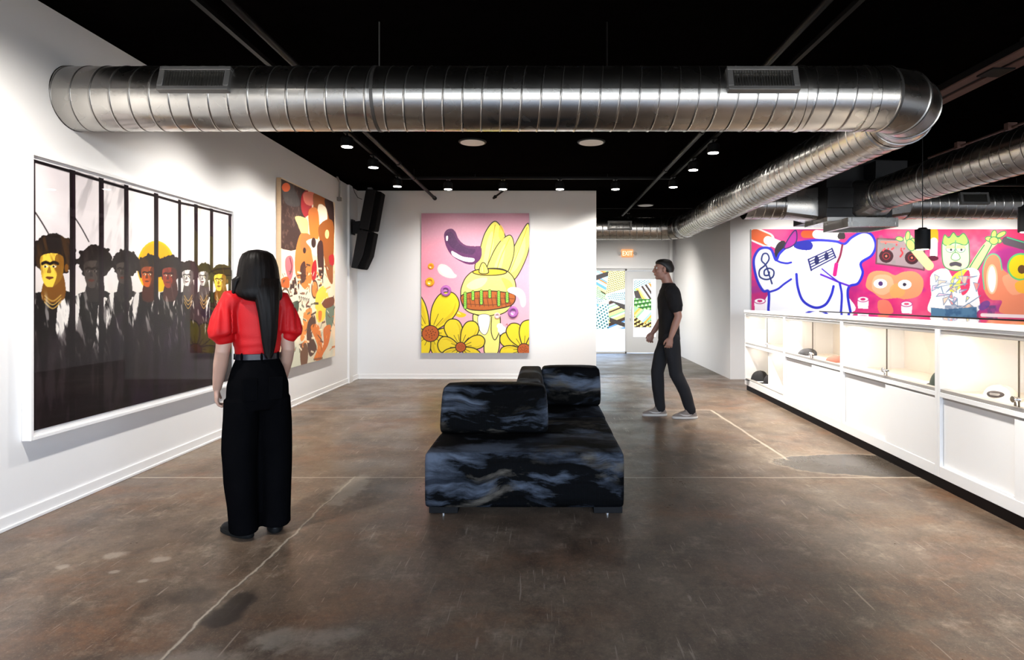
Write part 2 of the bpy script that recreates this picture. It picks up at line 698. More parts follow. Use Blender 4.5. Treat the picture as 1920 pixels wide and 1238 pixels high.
    # rough dark slab in the passage to the exit
    hall = math_('MULTIPLY', rng(math_('ADD', Y, math_('MULTIPLY', w1, 0.5)), 11.1, 11.4), 1.0)
    gr = mix(noise(25, 5, 0.7), C(52, 48, 42), C(120, 114, 102))
    col = mix(math_('MULTIPLY', hall, 0.85), col, gr)
    nt.links.new(col, p.inputs['Base Color'])
    r = rng(noise(1.6, 7, 0.62), 0.3, 0.7, 0.24, 0.44)
    r = math_('ADD', r, math_('MULTIPLY', noise(40, 3, 0.5), 0.08))
    r = math_('ADD', r, math_('MULTIPLY', hall, 0.12))
    r = math_('SUBTRACT', r, math_('MULTIPLY', pm, 0.1))
    nt.links.new(r, p.inputs['Roughness'])
    p.inputs['Specular IOR Level'].default_value = 0.36
    bp = N(nt, 'ShaderNodeBump')
    bp.inputs['Strength'].default_value = 0.10
    bp.inputs['Distance'].default_value = 0.004
    nt.links.new(noise(9, 7, 0.6), bp.inputs['Height'])
    L(nt, bp, 'Normal', p, 'Normal')
    L(nt, p, 'BSDF', out, 'Surface')
    return m


XL, XR, YF, YB, ZC = -3.2, 9.2, -4.0, 10.68, 3.28
YE = 15.8           # wall with the exit door
PX = 0.956          # free end of the partition behind the yellow painting
struct('floor', MB().box(XL - .2, XR + .2, YF - .2, YE + .2, -.1, 0), floor_material(), smooth=False)
struct('ceiling', MB().box(XL - .2, XR + .2, YF - .2, YE + .2, ZC, ZC + .1), M_ceil, smooth=False)
struct('wall_left', MB().box(XL - .2, XL, YF - .2, YE + .2, 0, ZC), M_wall, smooth=False)
struct('wall_right', MB().box(XR, XR + .2, YF - .2, 10.9, 0, ZC), M_wall, smooth=False)
struct('wall_back', MB().box(XL, PX, YB, YB + .16, 0, ZC), M_wall, smooth=False)
YM = 10.65          # wall that carries the mural
w = MB()
w.prism([(3.28, YM, 0), (XR, YM, 0), (XR, YM + .2, 0), (3.48, YM + .2, 0), (3.62, YE, 0), (3.44, YE, 0)], (0, 0, ZC))
struct('wall_mural', w, M_wall, smooth=False)
# wall with the exit: opening X 0.2..3.17, up to z 2.18
w = MB()
w.box(XL, 0.2, YE, YE + .15, 0, ZC)
w.box(3.17, 3.7, YE, YE + .15, 0, ZC)
w.box(0.2, 3.17, YE, YE + .15, 2.18, ZC)
struct('wall_exit', w, M_wall, smooth=False)
# shop front behind the camera, four large openings to the street
w = MB()
w.box(XL, XR, YF - .2, YF, 0, .35)
w.box(XL, XR, YF - .2, YF, 2.85, ZC)
for x in (XL, -.35, 2.75, 5.85, 8.9):
    w.box(x, x + .3, YF - .2, YF, .35, 2.85)
struct('wall_front', w, M_wall, smooth=False)
# baseboards
struct('baseboard_left', MB().box(XL, XL + .012, YF, YB, 0, .085).box(XL, XL + .02, YF, YB, 0, .02), M_trim, smooth=False, bevel=.003)
struct('baseboard_back', MB().box(XL + .02, PX, YB - .012, YB, 0, .085).box(XL + .02, PX, YB - .02, YB, 0, .02), M_trim, smooth=False, bevel=.003)
# shallow pilaster in the corner beside the loudspeaker
struct('trim_1', MB().box(XL, XL + .035, 10.12, 10.3, 0, ZC), M_wall, smooth=False)
# white conduit column by the exit
struct('trim_2', MB().cyl((3.33, YE - .06, 0), (3.33, YE - .06, ZC), .05, 20), M_trim)

# ------------------------------------------------------------------ exit door and side window
M_doorpaint = mat('pale_grey_door_paint', (0.60, 0.60, 0.60, 1), 0.4, var=0.01)


def film_art(W, H, seed, cells):
    a = Art(W, H, 0.006, lambda x, y: (x * W, (1 - y) * H), (255, 255, 250), seed)
    rs = np.random.RandomState(seed)
    U, V = np.meshgrid(a.u, a.v)
    bright = [(255, 236, 150), (255, 190, 90), (240, 150, 70), (190, 225, 245), (120, 175, 235), (175, 225, 160), (255, 255, 255), (250, 215, 190), (232, 232, 225), (255, 250, 220), (90, 70, 60)]
    for (pts, kind, ang, w, pal) in cells:
        q = a.T(pts)
        r = a.mask_poly(q)
        if r is None:
            continue
        i0, i1, j0, j1, ins = r
        u, v = U[j0:j1, i0:i1], V[j0:j1, i0:i1]
        s = u * math.cos(ang) + v * math.sin(ang)
        t = -u * math.sin(ang) + v * math.cos(ang)
        if kind == 'stripe':
            idx = np.floor(s / w).astype(int)
            cols = np.array([bright[k] for k in rs.randint(0, len(bright), 400)]) / 255.0
            c = cols[idx % 400]
        elif kind == 'scale':
            row = np.floor(t / w)
            uu = (s / w + 0.5 * (row % 2)) % 1.0 - 0.5
            vv = (t / w) % 1.0
            d = np.hypot(uu, vv * 0.8)
            lo, hi, dk = [np.array(k) / 255.0 for k in pal]
            c = np.where((d > 0.46)[..., None], dk, np.where((d > 0.28)[..., None], hi, lo))
        elif kind == 'dots':
            row = np.floor(t / w)
            uu = (s / w + 0.5 * (row % 2)) % 1.0 - 0.5
            vv = (t / w) % 1.0 - 0.5
            d = np.hypot(uu, vv)
            lo, hi, dk = [np.array(k) / 255.0 for k in pal]
            c = np.where((d < 0.25)[..., None], dk, np.where((d < 0.38)[..., None], hi, lo))
        else:
            c = np.broadcast_to(np.array(pal[0]) / 255.0, u.shape + (3,))
        sub = a.img[j0:j1, i0:i1]
        sub[ins] = c[ins]
    return a


GRN = ((225, 245, 200), (160, 215, 120), (70, 110, 60))
TEA = ((250, 255, 255), (180, 225, 225), (40, 95, 95))
YEL = ((255, 240, 170), (250, 225, 130), (80, 60, 45))
DRK = ((88, 78, 72),)
cells_side = [
    (((0, 0), (.58, 0), (.5, .45), (0, .3)), 'stripe', 1.05, .035, None), (((.05, .12), (.6, 0), (.6, .08), (.1, .2)), 'flat', 0, 0, DRK),
    (((.58, 0), (1, 0), (1, .3), (.5, .4)), 'dots', .3, .05, YEL), (((0, .22), (.2, .2), (.55, .5), (.4, .52), (0, .38)), 'dots', .5, .045, GRN),
    (((0, .4), (.5, .5), (.3, .56), (0, .55)), 'dots', .2, .05, TEA), (((0, .5), (.2, .5), (.25, .57), (0, .6)), 'flat', 0, 0, DRK),
    (((0, .6), (.4, .55), (.3, .85), (.05, .9)), 'stripe', .3, .04, None), (((.3, .6), (.58, .55), (.58, 1), (0, 1), (.1, .85)), 'dots', .7, .075, TEA),
    (((.5, .42), (1, .35), (1, .5), (.6, .5)), 'dots', .1, .05, TEA), (((.58, .5), (1, .62), (1, 1), (.58, 1)), 'stripe', 1.95, .04, None),
    (((.6, .5), (1, .58), (1, .66), (.95, .66)), 'flat', 0, 0, DRK), (((.6, .8), (1, .9), (1, .97), (.6, .88)), 'flat', 0, 0, DRK)]
cells_door = [
    (((0, 0), (1, 0), (1, .12), (.3, .2), (0, .25)), 'dots', .5, .05, TEA), (((0, .2), (1, .05), (1, .45), (.3, .4), (0, .3)), 'stripe', .6, .05, None),
    (((0, .24), (.25, .22), (.45, .4), (.1, .4)), 'flat', 0, 0, DRK), (((0, .38), (.4, .4), (1, .4), (1, .64), (.5, .62), (0, .55)), 'scale', .15, .1, GRN),
    (((0, .55), (.5, .62), (1, .66), (1, .86), (.6, .92), (0, .75)), 'stripe', -.75, .05, None), (((0, .75), (.6, .92), (1, .86), (1, 1), (0, 1)), 'scale', .5, .09, YEL)]
M_film = film_mat('printed_window_film', .42)

win = bpy.data.objects.new('window_1', None)
COL.objects.link(win)
win.location = (1.2, YE, 0)
win['kind'] = 'structure'
win['label'] = 'tall window beside the exit door with printed film on its upper part'
win['category'] = 'window'
f = MB()
for (a, b, c, d) in ((0.2, 0.26, 0, 2.18), (2.16, 2.2, 0, 2.18), (.2, 2.2, 0, .05), (.2, 2.2, 2.13, 2.18)):
    f.box(a, b, YE + .03, YE + .1, c, d)
part('window_frame', f, M_doorpaint, win, world=True, bevel=.004)
part('pane', MB().box(.26, 2.16, YE + .06, YE + .068, .05, 2.13), M_glass, win, world=True, smooth=False)
a = film_art(1.0, 1.50, 5, cells_side)
me = a.mesh('window_film')
me.transform(Matrix.Translation((1.16, YE + .05, .63)))
place('window_film', me, M_film, win, world=True, smooth=False)

dr = bpy.data.objects.new('door_1', None)
COL.objects.link(dr)
dr.location = (2.68, YE, 0)
dr['kind'] = 'structure'
dr['label'] = 'pale grey exit door with a tall glass panel covered in colourful film'
dr['category'] = 'door'
f = MB()
gx0, gx1, gz0, gz1 = 2.376, 2.953, .426, 1.91
f.box(2.2, gx0, YE + .02, YE + .065, .02, 2.13).box(gx1, 3.13, YE + .02, YE + .065, .02, 2.13)
f.box(gx0, gx1, YE + .02, YE + .065, .02, gz0).box(gx0, gx1, YE + .02, YE + .065, gz1, 2.13)
lf = part('leaf', f, M_doorpaint, dr, world=True, smooth=False)
part('door_frame', MB().box(3.135, 3.17, YE - .03, YE + .1, 0, 2.18).box(2.2, 3.17, YE - .03, YE + .1, 2.135, 2.18), M_doorpaint, dr, world=True, bevel=.004)
part('pane', MB().box(gx0, gx1, YE + .04, YE + .046, gz0, gz1), M_glass, lf, world=True, smooth=False)
a = film_art(.46, 1.23, 9, cells_door)
me = a.mesh('window_film')
me.transform(Matrix.Translation((gx0 + .01, YE + .035, gz1 - 1.24)))
place('window_film', me, M_film, lf, world=True, smooth=False)
part('handle', MB().tube([(2.29, YE + .02, 1.2), (2.29, YE - .04, 1.2), (2.29, YE - .04, .9), (2.29, YE + .02, .9)], .011, 10), M_chrome, dr, world=True)
struct('trim_3', MB().box(.0, 3.3, YE - .02, YE, 2.19, 2.24), M_trim, smooth=False)

# exit sign
ex = thing('exit_sign', 'lit red and white exit sign with two small lamp heads above the door', 'exit sign', (2.21, YE, 2.5))
part('housing', MB().box(-.15, .15, -.05, 0, -.02, .18), emis('lit_sign_face', (1.0, .42, .16, 1), .62), ex, bevel=.006)
cu = bpy.data.curves.new('letters', 'FONT')
cu.body = 'EXIT'
cu.size = .165
cu.extrude = .003
cu.align_x = 'CENTER'
to = bpy.data.objects.new('letters_tmp', cu)
COL.objects.link(to)
bpy.context.view_layer.update()
dg = bpy.context.evaluated_depsgraph_get()
me = bpy.data.meshes.new_from_object(to.evaluated_get(dg))
bpy.data.objects.remove(to)
me.transform(Matrix.Translation((0, -.054, .02)) @ Matrix.Rotation(PI / 2, 4, 'X') @ Matrix.Scale(.78, 4, (1, 0, 0)))
me.materials.clear()
place('letters', me, emis('lit_letters', (1.0, .93, .6, 1), 1.0), ex, smooth=False)['label'] = 'bright letters spelling EXIT'
for sx in (-1, 1):
    part('lamp_head', MB().cyl((sx * .15, -.03, .08), (sx * .19, -.03, .08), .012, 10).tube([(sx * .2, -.02, .08), (sx * .2, -.07, .075)], [.03, .042], 16), M_grey_track, ex)
th = tag(part('thermostat', MB().box(-.012, .012, -.04, .04, -.06, .06), mat('grey_thermostat', (.4, .4, .4, 1), .5), None, bevel=.005), 'small grey thermostat on the white passage wall near the door', 'thermostat')
th.location = (3.415, 14.55, 1.47)
th.rotation_euler = (0, 0, -.031)
# ------------------------------------------------------------------ spiral ducts
ZD, RD = 2.75, 0.213


def frame_of(d):
    d = Vector(d).normalized()
    up = Vector((0, 0, 1)) if abs(d.z) < .9 else Vector((0, 1, 0))
    x = d.cross(up).normalized()
    return d, x, x.cross(d)


def duct_run(mb, p0, p1, r=RD, pitch=0.128, seg=56, hand=1):
    """spiral-seam tube: raised helical seam modelled by shearing the rings"""
    p0, p1 = Vector(p0), Vector(p1)
    d, x, y = frame_of(p1 - p0)
    Ln = (p1 - p0).length
    prof = []
    k = -2
    while k * pitch < Ln + pitch:
        b = k * pitch
        prof += [(b - .006, r), (b, r), (b + .003, r + .0035), (b + .006, r + .0035), (b + .010, r), (b + .016, r), (b + pitch * .5, r)]
        k += 1
    rs = []
    for (t, rr) in prof:
        ring = []
        for i in range(seg + 1):
            a = 2 * PI * i / seg
            s = min(max(t + hand * pitch * i / seg, 0), Ln)
            ring.append(p0 + d * s + x * (rr * math.cos(a)) + y * (rr * math.sin(a)))
        rs.append(ring)
    n0 = len(mb.bm.faces)
    mb.rings(rs, cap=False, closed=False)
    mb.bm.faces.ensure_lookup_table()
    for q in range(n0, len(mb.bm.faces)):      # the dark lip of the lock seam
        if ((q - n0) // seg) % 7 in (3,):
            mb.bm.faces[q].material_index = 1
    return mb


def collar(mb, c, d, r=RD, w=.03, h=.006):
    d, x, y = frame_of(d)
    c = Vector(c)
    rs = []
    for (t, rr) in ((-w / 2, r), (-w / 2, r + h), (w / 2, r + h), (w / 2, r)):
        rs.append([c + d * t + x * (rr * math.cos(2 * PI * i / 48)) + y * (rr * math.sin(2 * PI * i / 48)) for i in range(48)])
    mb.rings(rs, cap=False)
    return mb


def gore_elbow(mb, centre, R, a0, a1, z, r=RD, n=5, seg=48):
    """mitred elbow in the horizontal plane about `centre`, angles a0..a1"""
    cx, cy = centre
    cuts = [a0 + (a1 - a0) * t for t in ([0] + [(k + .5) / n for k in range(n)] + [1])]
    rs, dark = [], []
    for j, a in enumerate(cuts):
        # cut planes through the bend axis; the gore's ellipse is stretched across the mitre
        inner = 0 < j < len(cuts) - 1
        k = 1 / math.cos((a1 - a0) / (2 * n)) if inner else 1.0
        for (da, h) in ((-.022, 0), (-.016, .008), (.010, .008), (.020, 0)):
            if not inner and h:
                continue
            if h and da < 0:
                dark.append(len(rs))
            aa = a + da
            rs.append([Vector((cx + (R * k + (r + h) * math.cos(t)) * math.cos(aa), cy + (R * k + (r + h) * math.cos(t)) * math.sin(aa), z + (r + h) * math.sin(t)))
                       for t in [2 * PI * i / seg for i in range(seg)]])
    n0 = len(mb.bm.faces)
    mb.rings(rs, cap=False)
    mb.bm.faces.ensure_lookup_table()
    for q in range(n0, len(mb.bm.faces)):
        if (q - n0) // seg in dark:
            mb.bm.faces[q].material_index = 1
    return mb


M_grille = mat('grey_grille_metal', (0.24, 0.235, 0.23, 1), 0.45, metal=0.6)
M_throat_shade = mat('throat_shade_black', (0.004, 0.004, 0.004, 1), 0.9)
M_blade = mat('steel_grille_blade', (0.35, 0.34, 0.32, 1), 0.35, metal=0.9)


def grille(parent, c, nrm, along, wd, ht, depth=.05, nv=22, nh=4):
    """side-wall register: frame, dark throat and a lattice of blades"""
    n = Vector(nrm).normalized()
    x = Vector(along).normalized()
    y = n.cross(x).normalized()
    if y.z < 0:
        y = -y
    M = Matrix((x, y, n)).transposed().to_4x4()
    M.translation = Vector(c)
    b = .028
    f = MB()
    f.box(-wd / 2, wd / 2, -ht / 2, -ht / 2 + b, -depth, .012, M).box(-wd / 2, wd / 2, ht / 2 - b, ht / 2, -depth, .012, M)
    f.box(-wd / 2, -wd / 2 + b * 1.3, -ht / 2 + b, ht / 2 - b, -depth, .012, M).box(wd / 2 - b * 1.3, wd / 2, -ht / 2 + b, ht / 2 - b, -depth, .012, M)
    g = part('vent_grille', f, M_grille, parent, world=True, bevel=.003)
    part('throat', MB().box(-wd / 2 + b, wd / 2 - b, -ht / 2 + b, ht / 2 - b, -depth, -depth + .008, M), M_throat_shade, g, world=True, smooth=False)  # near-black plate stands in for the shade inside the duct
    bl = MB()
    iw, ih = wd - 2.6 * b, ht - 2 * b
    for k in range(nv):
        u = -iw / 2 + iw * (k + .5) / nv
        bl.box(u - .0012, u + .0012, -ih / 2, ih / 2, -.014, .004, M)
    for k in range(nh):
        v = -ih / 2 + ih * (k + .5) / nh
        bl.box(-iw / 2, iw / 2, v - .0012, v + .0012, -.03, -.016, M)
    part('blades', bl, M_blade, g, world=True, smooth=False)


_place = place


def place(name, me, m, *a_, **k_):
    o = _place(name, me, m, *a_, **k_)
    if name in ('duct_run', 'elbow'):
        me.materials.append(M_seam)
    return o


R_EL = 0.47
Y1, X2, Y3 = 4.2, 2.69, 11.8
AD = thing('air_duct', 'long galvanised spiral duct crossing above the sofa and turning back towards the exit', 'air duct', (0, Y1, ZD))
part('duct_run', duct_run(MB(), (XL, Y1, ZD), (X2 - R_EL, Y1, ZD)), M_duct, AD, world=True, angle=60)
part('elbow', gore_elbow(MB(), (X2 - R_EL, Y1 + R_EL), R_EL, -PI / 2, 0, ZD, n=4), M_duct, AD, world=True, angle=20)
part('duct_run', duct_run(MB(), (X2, Y1 + R_EL, ZD), (X2, Y3 - R_EL, ZD)), M_duct, AD, world=True, angle=60)
part('elbow', gore_elbow(MB(), (X2 - R_EL, Y3 - R_EL), R_EL, 0, PI / 2, ZD, n=4), M_duct, AD, world=True, angle=20)
part('duct_run', duct_run(MB(), (XL, Y3, ZD), (X2 - R_EL, Y3, ZD), hand=-1), M_duct, AD, world=True, angle=60)
cm = MB()
for (c, d) in (((X2 - R_EL - .05, Y1, ZD), (1, 0, 0)), ((X2, Y1 + R_EL + .06, ZD), (0, 1, 0)), ((X2, 7.6, ZD), (0, 1, 0)), ((X2, 9.9, ZD), (0, 1, 0)), ((X2, Y3 - R_EL - .05, ZD), (0, 1, 0)),
               ((1.75, Y1, ZD), (1, 0, 0)), ((1.1, Y3, ZD), (1, 0, 0)), ((1.5, Y3, ZD), (1, 0, 0))):
    part('collar', collar(MB(), c, d), M_duct, AD, world=True, angle=30)
part('hanger_strap', collar(MB(), (-1.11, Y1, ZD), (1, 0, 0), w=.022, h=.004).cyl((-1.11, Y1, ZD + RD), (-1.11, Y1, ZC), .005, 8), M_seam, AD, world=True)
part('hanger_rod', MB().cyl((.45, Y1, ZD + RD - .01), (.45, Y1, ZC), .006, 8), M_pipe, AD, world=True)
for px in (363.5, 1431.5):
    ang = math.radians(16)
    X = (px - VX) * (Y1 - RD * math.cos(ang) - .02) / F
    grille(AD, (X, Y1 - (RD + .015) * math.cos(ang), ZD + (RD + .015) * math.sin(ang)), (0, -math.cos(ang), math.sin(ang)), (1, 0, 0), .462, .175)
grille(AD, (1.48, Y3 - RD - .012, ZD + .04), (0, -1, .2), (1, 0, 0), .46, .17, nv=3, nh=5)

# plenum box with its transitions, the run towards the street and the cross run
PL = thing('air_plenum', 'black sheet metal plenum box hanging behind the round ducts', 'air plenum', (4.3, 8.8, ZC))
part('plenum_box', MB().box(3.86, 4.75, 8.3, 9.4, 2.5, ZC - .002).box(3.86, 4.36, 8.27, 8.3, 2.62, 2.9), M_ductdark, PL, world=True, bevel=.006)
part('plenum_box', MB().box(4.36, 4.78, 8.0, 8.3, 2.9, 3.2), M_ductdark, PL, world=True, bevel=.006)


def square_to_round(mb, c0, d, half, c1, r, seg=32):
    d, x, y = frame_of(d)
    c0, c1 = Vector(c0), Vector(c1)
    a_, b_ = [], []
    for i in range(seg):
        t = 2 * PI * (i + .5) / seg
        ca, sa = math.cos(t), math.sin(t)
        m = max(abs(ca), abs(sa))
        a_.append(c0 + x * (half * ca / m) + y * (half * sa / m))
        b_.append(c1 + x * (r * ca) + y * (r * sa))
    mb.rings([a_, b_], cap=False)
    return mb


part('transition', square_to_round(MB(), (3.86, 8.8, ZD), (-1, 0, 0), .245, (3.45, 8.8, ZD), RD), M_duct, PL, world=True, angle=15)
part('transition', square_to_round(MB(), (4.75, 8.8, ZD), (1, 0, 0), .245, (5.2, 8.8, ZD), RD), M_duct, PL, world=True, angle=15)
part('transition', square_to_round(MB(), (4.45, 8.3, ZD), (0, -1, 0), .245, (4.42, 7.95, ZD), RD), M_duct, PL, world=True, angle=15)
rb = MB()
rb.box(3.86, 4.75, 8.28, 9.0, 2.44, 2.5)
part('bottom_flange', rb, M_duct, PL, world=True, bevel=.004)
rb = MB()
for (a, b, c, d) in ((3.95, 4.0, 7.9, 8.6), (4.56, 4.6, 7.9, 8.6), (4.0, 4.56, 7.9, 7.94), (4.0, 4.56, 8.56, 8.6)):
    rb.box(a, b, c, d, 2.32, 2.44)
g = part('return_box', rb, M_duct, PL, world=True, bevel=.004)
bl = MB()
for k in range(10):
    y = 7.97 + k * .065
    bl.box(4.0, 4.56, y - .002, y + .002, 2.345, 2.37)
part('return_grille', bl, M_blade, g, world=True, smooth=False)
part('duct_run', duct_run(MB(), (X2 + RD + .002, 8.8, ZD), (3.45, 8.8, ZD)), M_duct, PL, world=True, angle=60)

BD = thing('air_duct', 'spiral duct running from the plenum over the display cabinets towards the street', 'air duct', (4.42, 7.95, ZD))
part('duct_run', duct_run(MB(), (4.42, 7.95, ZD), (4.42, -1.0, ZD)), M_duct, BD, world=True, angle=60)
part('collar', collar(MB(), (4.42, 7.9, ZD), (0, 1, 0)), M_duct, BD, world=True, angle=30)
part('collar', collar(MB(), (4.42, 6.9, ZD), (0, 1, 0)), M_duct, BD, world=True, angle=30)
CD = thing('air_duct', 'spiral duct running crosswise above the mural with a dark grille', 'air duct', (5.2, 8.8, ZD))
part('duct_run', duct_run(MB(), (5.2, 8.8, ZD), (XR, 8.8, ZD), hand=-1), M_duct, CD, world=True, angle=60)
part('collar', collar(MB(), (5.23, 8.8, ZD), (1, 0, 0)), M_duct, CD, world=True, angle=30)
grille(CD, (6.06, 8.8 - RD - .012, ZD + .05), (0, -1, .2), (1, 0, 0), .4, .17, nv=20, nh=3)

# ------------------------------------------------------------------ pipes, conduits, track
def pipe(label, pts, r, m=None, name='ceiling_pipe', cat='pipe', hang=True):
    o = thing(name, label, cat, pts[0])
    part('pipe_run', MB().tube(pts, r, 12), m or M_pipe, o, world=True)
    if hang:
        a, b = Vector(pts[0]), Vector(pts[-1])
        for t in (.12, .38, .62, .88):
            p = a.lerp(b, t)
            part('hanger', MB().cyl(p, (p.x, p.y, ZC), .005, 8).tube([p + (b - a).normalized() * -.02, p + (b - a).normalized() * .02], r + .006, 12), M_pipe, o, world=True)
    return o


p1 = pipe('black ceiling pipe that stops short at the white wall above the yellow painting', [(-1.85, -3.9, 3.144), (-1.85, 10.66, 3.144)], .026)
part('cap', MB().cyl((-1.85, 10.58, 3.144), (-1.85, 10.67, 3.144), .034, 14), M_pipe, p1, world=True)
part('coupling', MB().cyl((-1.85, 7.9, 3.144), (-1.85, 8.0, 3.144), .034, 14), M_pipe, p1, world=True)
p2 = pipe('black sprinkler pipe on the ceiling leading into the exit passage', [(1.71, -3.9, 3.165), (1.71, 12.9, 3.165)], .026)
part('coupling', MB().cyl((1.71, 8.4, 3.165), (1.71, 8.5, 3.165), .034, 14), M_pipe, p2, world=True)
p3 = pipe('short black branch pipe poking down in front of the white wall above the painting', [(-.62, 9.8, 3.25), (-.64, 10.25, 3.2), (-.78, 10.45, 3.14)], .016, hang=False)
part('sprinkler_head', MB().tube([(-.78, 10.45, 3.14), (-.82, 10.5, 3.12)], [.03, .02], 12), M_pipe, p3, world=True)
pipe('thin black conduit across the ceiling over the exit passage', [(.9, 12.6, 3.26), (3.4, 12.6, 3.26)], .01, hang=False)
pipe('thin black cable strung below the ceiling beside the cabinet duct', [(5.25, 9.5, 3.2), (5.25, -2, 3.2)], .006, hang=True)
M_beam = mat('bare_red_brown_steel', (0.16, 0.085, 0.07, 1), 0.6, var=0.45, vscale=5, bump=.3, bscale=20)
bm_ = thing('ceiling_beam', 'bare reddish brown steel beam on the black ceiling over the cabinets', 'beam', (3.6, 3, ZC))
part('flange', MB().box(3.50, 3.60, -3.9, 10.6, 3.2, 3.212), M_beam, bm_, world=True, smooth=False)
part('flange', MB().box(3.65, 3.75, -3.9, 10.6, 3.2, 3.212), M_beam, bm_, world=True, smooth=False)
part('web', MB().box(3.52, 3.73, -3.9, 10.6, 3.212, ZC), M_black, bm_, world=True, smooth=False)
for y in (2.0, 4.9, 7.6):
    part('splice_plate', MB().box(3.54, 3.72, y - .09, y + .09, 3.188, 3.2), M_black, bm_, world=True, smooth=False)
cb = thing('conduit_bracket', 'bare metal conduit strut under the ceiling beside the plenum', 'conduit', (5.05, 6, ZC))
part('pipe_run', MB().tube([(5.05, 8.0, 3.23), (5.05, 5.8, 3.23)], .014, 10), M_beam, cb, world=True)
for y in (6.1, 6.6, 7.4):
    part('clamp', MB().box(5.0, 5.1, y - .03, y + .03, 3.2, ZC), M_beam, cb, world=True, smooth=False)
# short conduit stub on the left wall
cs = thing('wall_conduit', 'thin grey conduit stub running down the white wall beside the brown painting', 'conduit', (XL, 9.62, ZC))
part('pipe_run', MB().tube([(XL + .05, 9.45, ZC), (XL + .045, 9.6, 3.22), (XL + .035, 9.62, 3.1), (XL + .03, 9.62, 2.98)], .014, 10), M_grille, cs, world=True)
part('outlet_box', MB().box(XL, XL + .06, 9.59, 9.65, 2.93, 2.99), M_grille, cs, world=True, bevel=.005)

ZT = 3.22
TR = thing('light_track', 'black U shaped lighting track under the ceiling in front of the yellow painting', 'light track', (0, 9.27, ZC))
part('track_run', MB().box(-2.14, -2.105, -3, 9.27, ZT - .017, ZT + .017), M_pipe, TR, world=True, smooth=False)
part('track_run', MB().box(1.94, 1.975, -3, 9.27, ZT - .017, ZT + .017), M_pipe, TR, world=True, smooth=False)
part('track_run', MB().box(-2.14, 1.975, 9.253, 9.287, ZT - .017, ZT + .017), M_pipe, TR, world=True, smooth=False)
for (x, y) in ((-2.122, 3), (-2.122, 6), (-2.122, 8.6), (1.957, 3), (1.957, 6), (1.957, 8.6), (-1, 9.27), (1, 9.27)):
    part('hanger', MB().cyl((x, y, ZT), (x, y, ZC), .006, 8), M_pipe, TR, world=True)
T2 = thing('light_track', 'added black lighting track hidden between the plenum duct and the mural', 'light track', (6.4, 9.55, ZC))  # track added out of sight to carry the mural spots
part('track_run', MB().box(3.6, 9.0, 9.53, 9.57, 3.15, 3.18), M_pipe, T2, world=True, smooth=False)

for x in (3.8, 5.6, 7.4, 8.8):
    part('hanger', MB().cyl((x, 9.55, 3.18), (x, 9.55, ZC), .006, 8), M_pipe, T2, world=True)
# light heads
proto = thing('track_spotlight', 'x', 'spotlight', (0, 0, 0), 0, 'track spotlights')
part('stem', MB().cyl((0, 0, 0), (0, 0, -.05), .012, 10).box(-.03, .03, -.06, .06, -.012, 0), M_black, proto, bevel=.003)
part('housing', MB().tube([(0, 0, -.045), (0, 0, -.06), (0, 0, -.15), (0, 0, -.152)], [.05, .066, .07, .066], 28), M_black, proto)
part('lens', MB().cyl((0, 0, -.1525), (0, 0, -.1545), .058, 28), M_lens, proto)


def spot(x, y, z, label, target, watts, size=70, blend=.6, col=(1, .95, .88), rad=.045):
    global proto
    o = dup(proto, (x, y, z), 0, label, 'track spotlights')
    ld = bpy.data.lights.new('spot', 'SPOT')
    ld.energy = watts
    ld.color = col
    ld.spot_size = math.radians(size)
    ld.spot_blend = blend
    ld.shadow_soft_size = rad
    lo = bpy.data.objects.new('spot_beam', ld)
    COL.objects.link(lo)
    lo.parent = o
    lo.location = (0, 0, -.21)
    d = (Vector(target) - Vector((x, y, z - .21))).normalized()
    lo.rotation_euler = d.to_track_quat('-Z', 'Y').to_euler()
    return o


K = 1.0
WL = XL
lefts = [(9.04, 'spotlight at the corner of the track nearest the loudspeaker'), (7.75, 'spotlight on the track beside the brown painting, second from the corner'), (6.7, 'spotlight on the track just behind the big duct above the brown painting'),
         (5.4, 'spotlight on the track above the woman and the large photograph'), (2.75, 'spotlight on the track overhead near the white left wall'), (.8, 'spotlight on the track overhead nearest the street end of the left wall')]
for i, (y, lb) in enumerate(lefts):
    spot(-2.122, y, ZT - .018, lb, (WL, y + (.0 if i else -.3) + (.9 if y == 2.75 else 0), .8), (90 if y > 3 else 170) * K, 115, 1.0)
rights = [(9.1, 'spotlight at the far corner of the track by the exit passage'), (7.9, 'spotlight on the track leg by the right duct, middle of its three'), (6.98, 'spotlight on the track leg by the right duct, nearest the big duct'),
          (5.0, 'spotlight on the right track leg above the sofa'), (2.6, 'spotlight on the right track leg overhead in front of the sofa'), (.8, 'spotlight on the right track leg overhead near the camera')]
for i, (y, lb) in enumerate(rights):
    spot(1.957, y, ZT - .018, lb, (3.1, y - .3, .6), 225 * K, 85, .6)
for x, lb in ((-1.41, 'spotlight on the cross track left of the painted flowers'), (-.58, 'spotlight on the cross track above the top edge of the yellow painting'), (.28, 'spotlight on the cross track above the right edge of the yellow painting')):
    spot(x, 9.27, ZT - .018, lb, (x - .1, YB, 1.1), 75 * K, 105, 1.0)
spot(1.12, 9.27, ZT - .018, 'spotlight on the cross track just past the free end of the white wall', (1.3, 11.6, .6), 120 * K, 90, .6)
for i, x in enumerate((4.3, 5.5, 6.7, 7.9)):  # heads added behind the duct to brighten the mural
    spot(x, 9.55, 3.15, ['added spotlight behind the plenum aimed at the mural', 'added spotlight above the crosswise duct over the record mixer', 'added spotlight above the crosswise duct over the green figure', 'added spotlight above the crosswise duct at the far end of the mural'][i],
         (x, YM, 1.5), 60 * K, 110, .9)
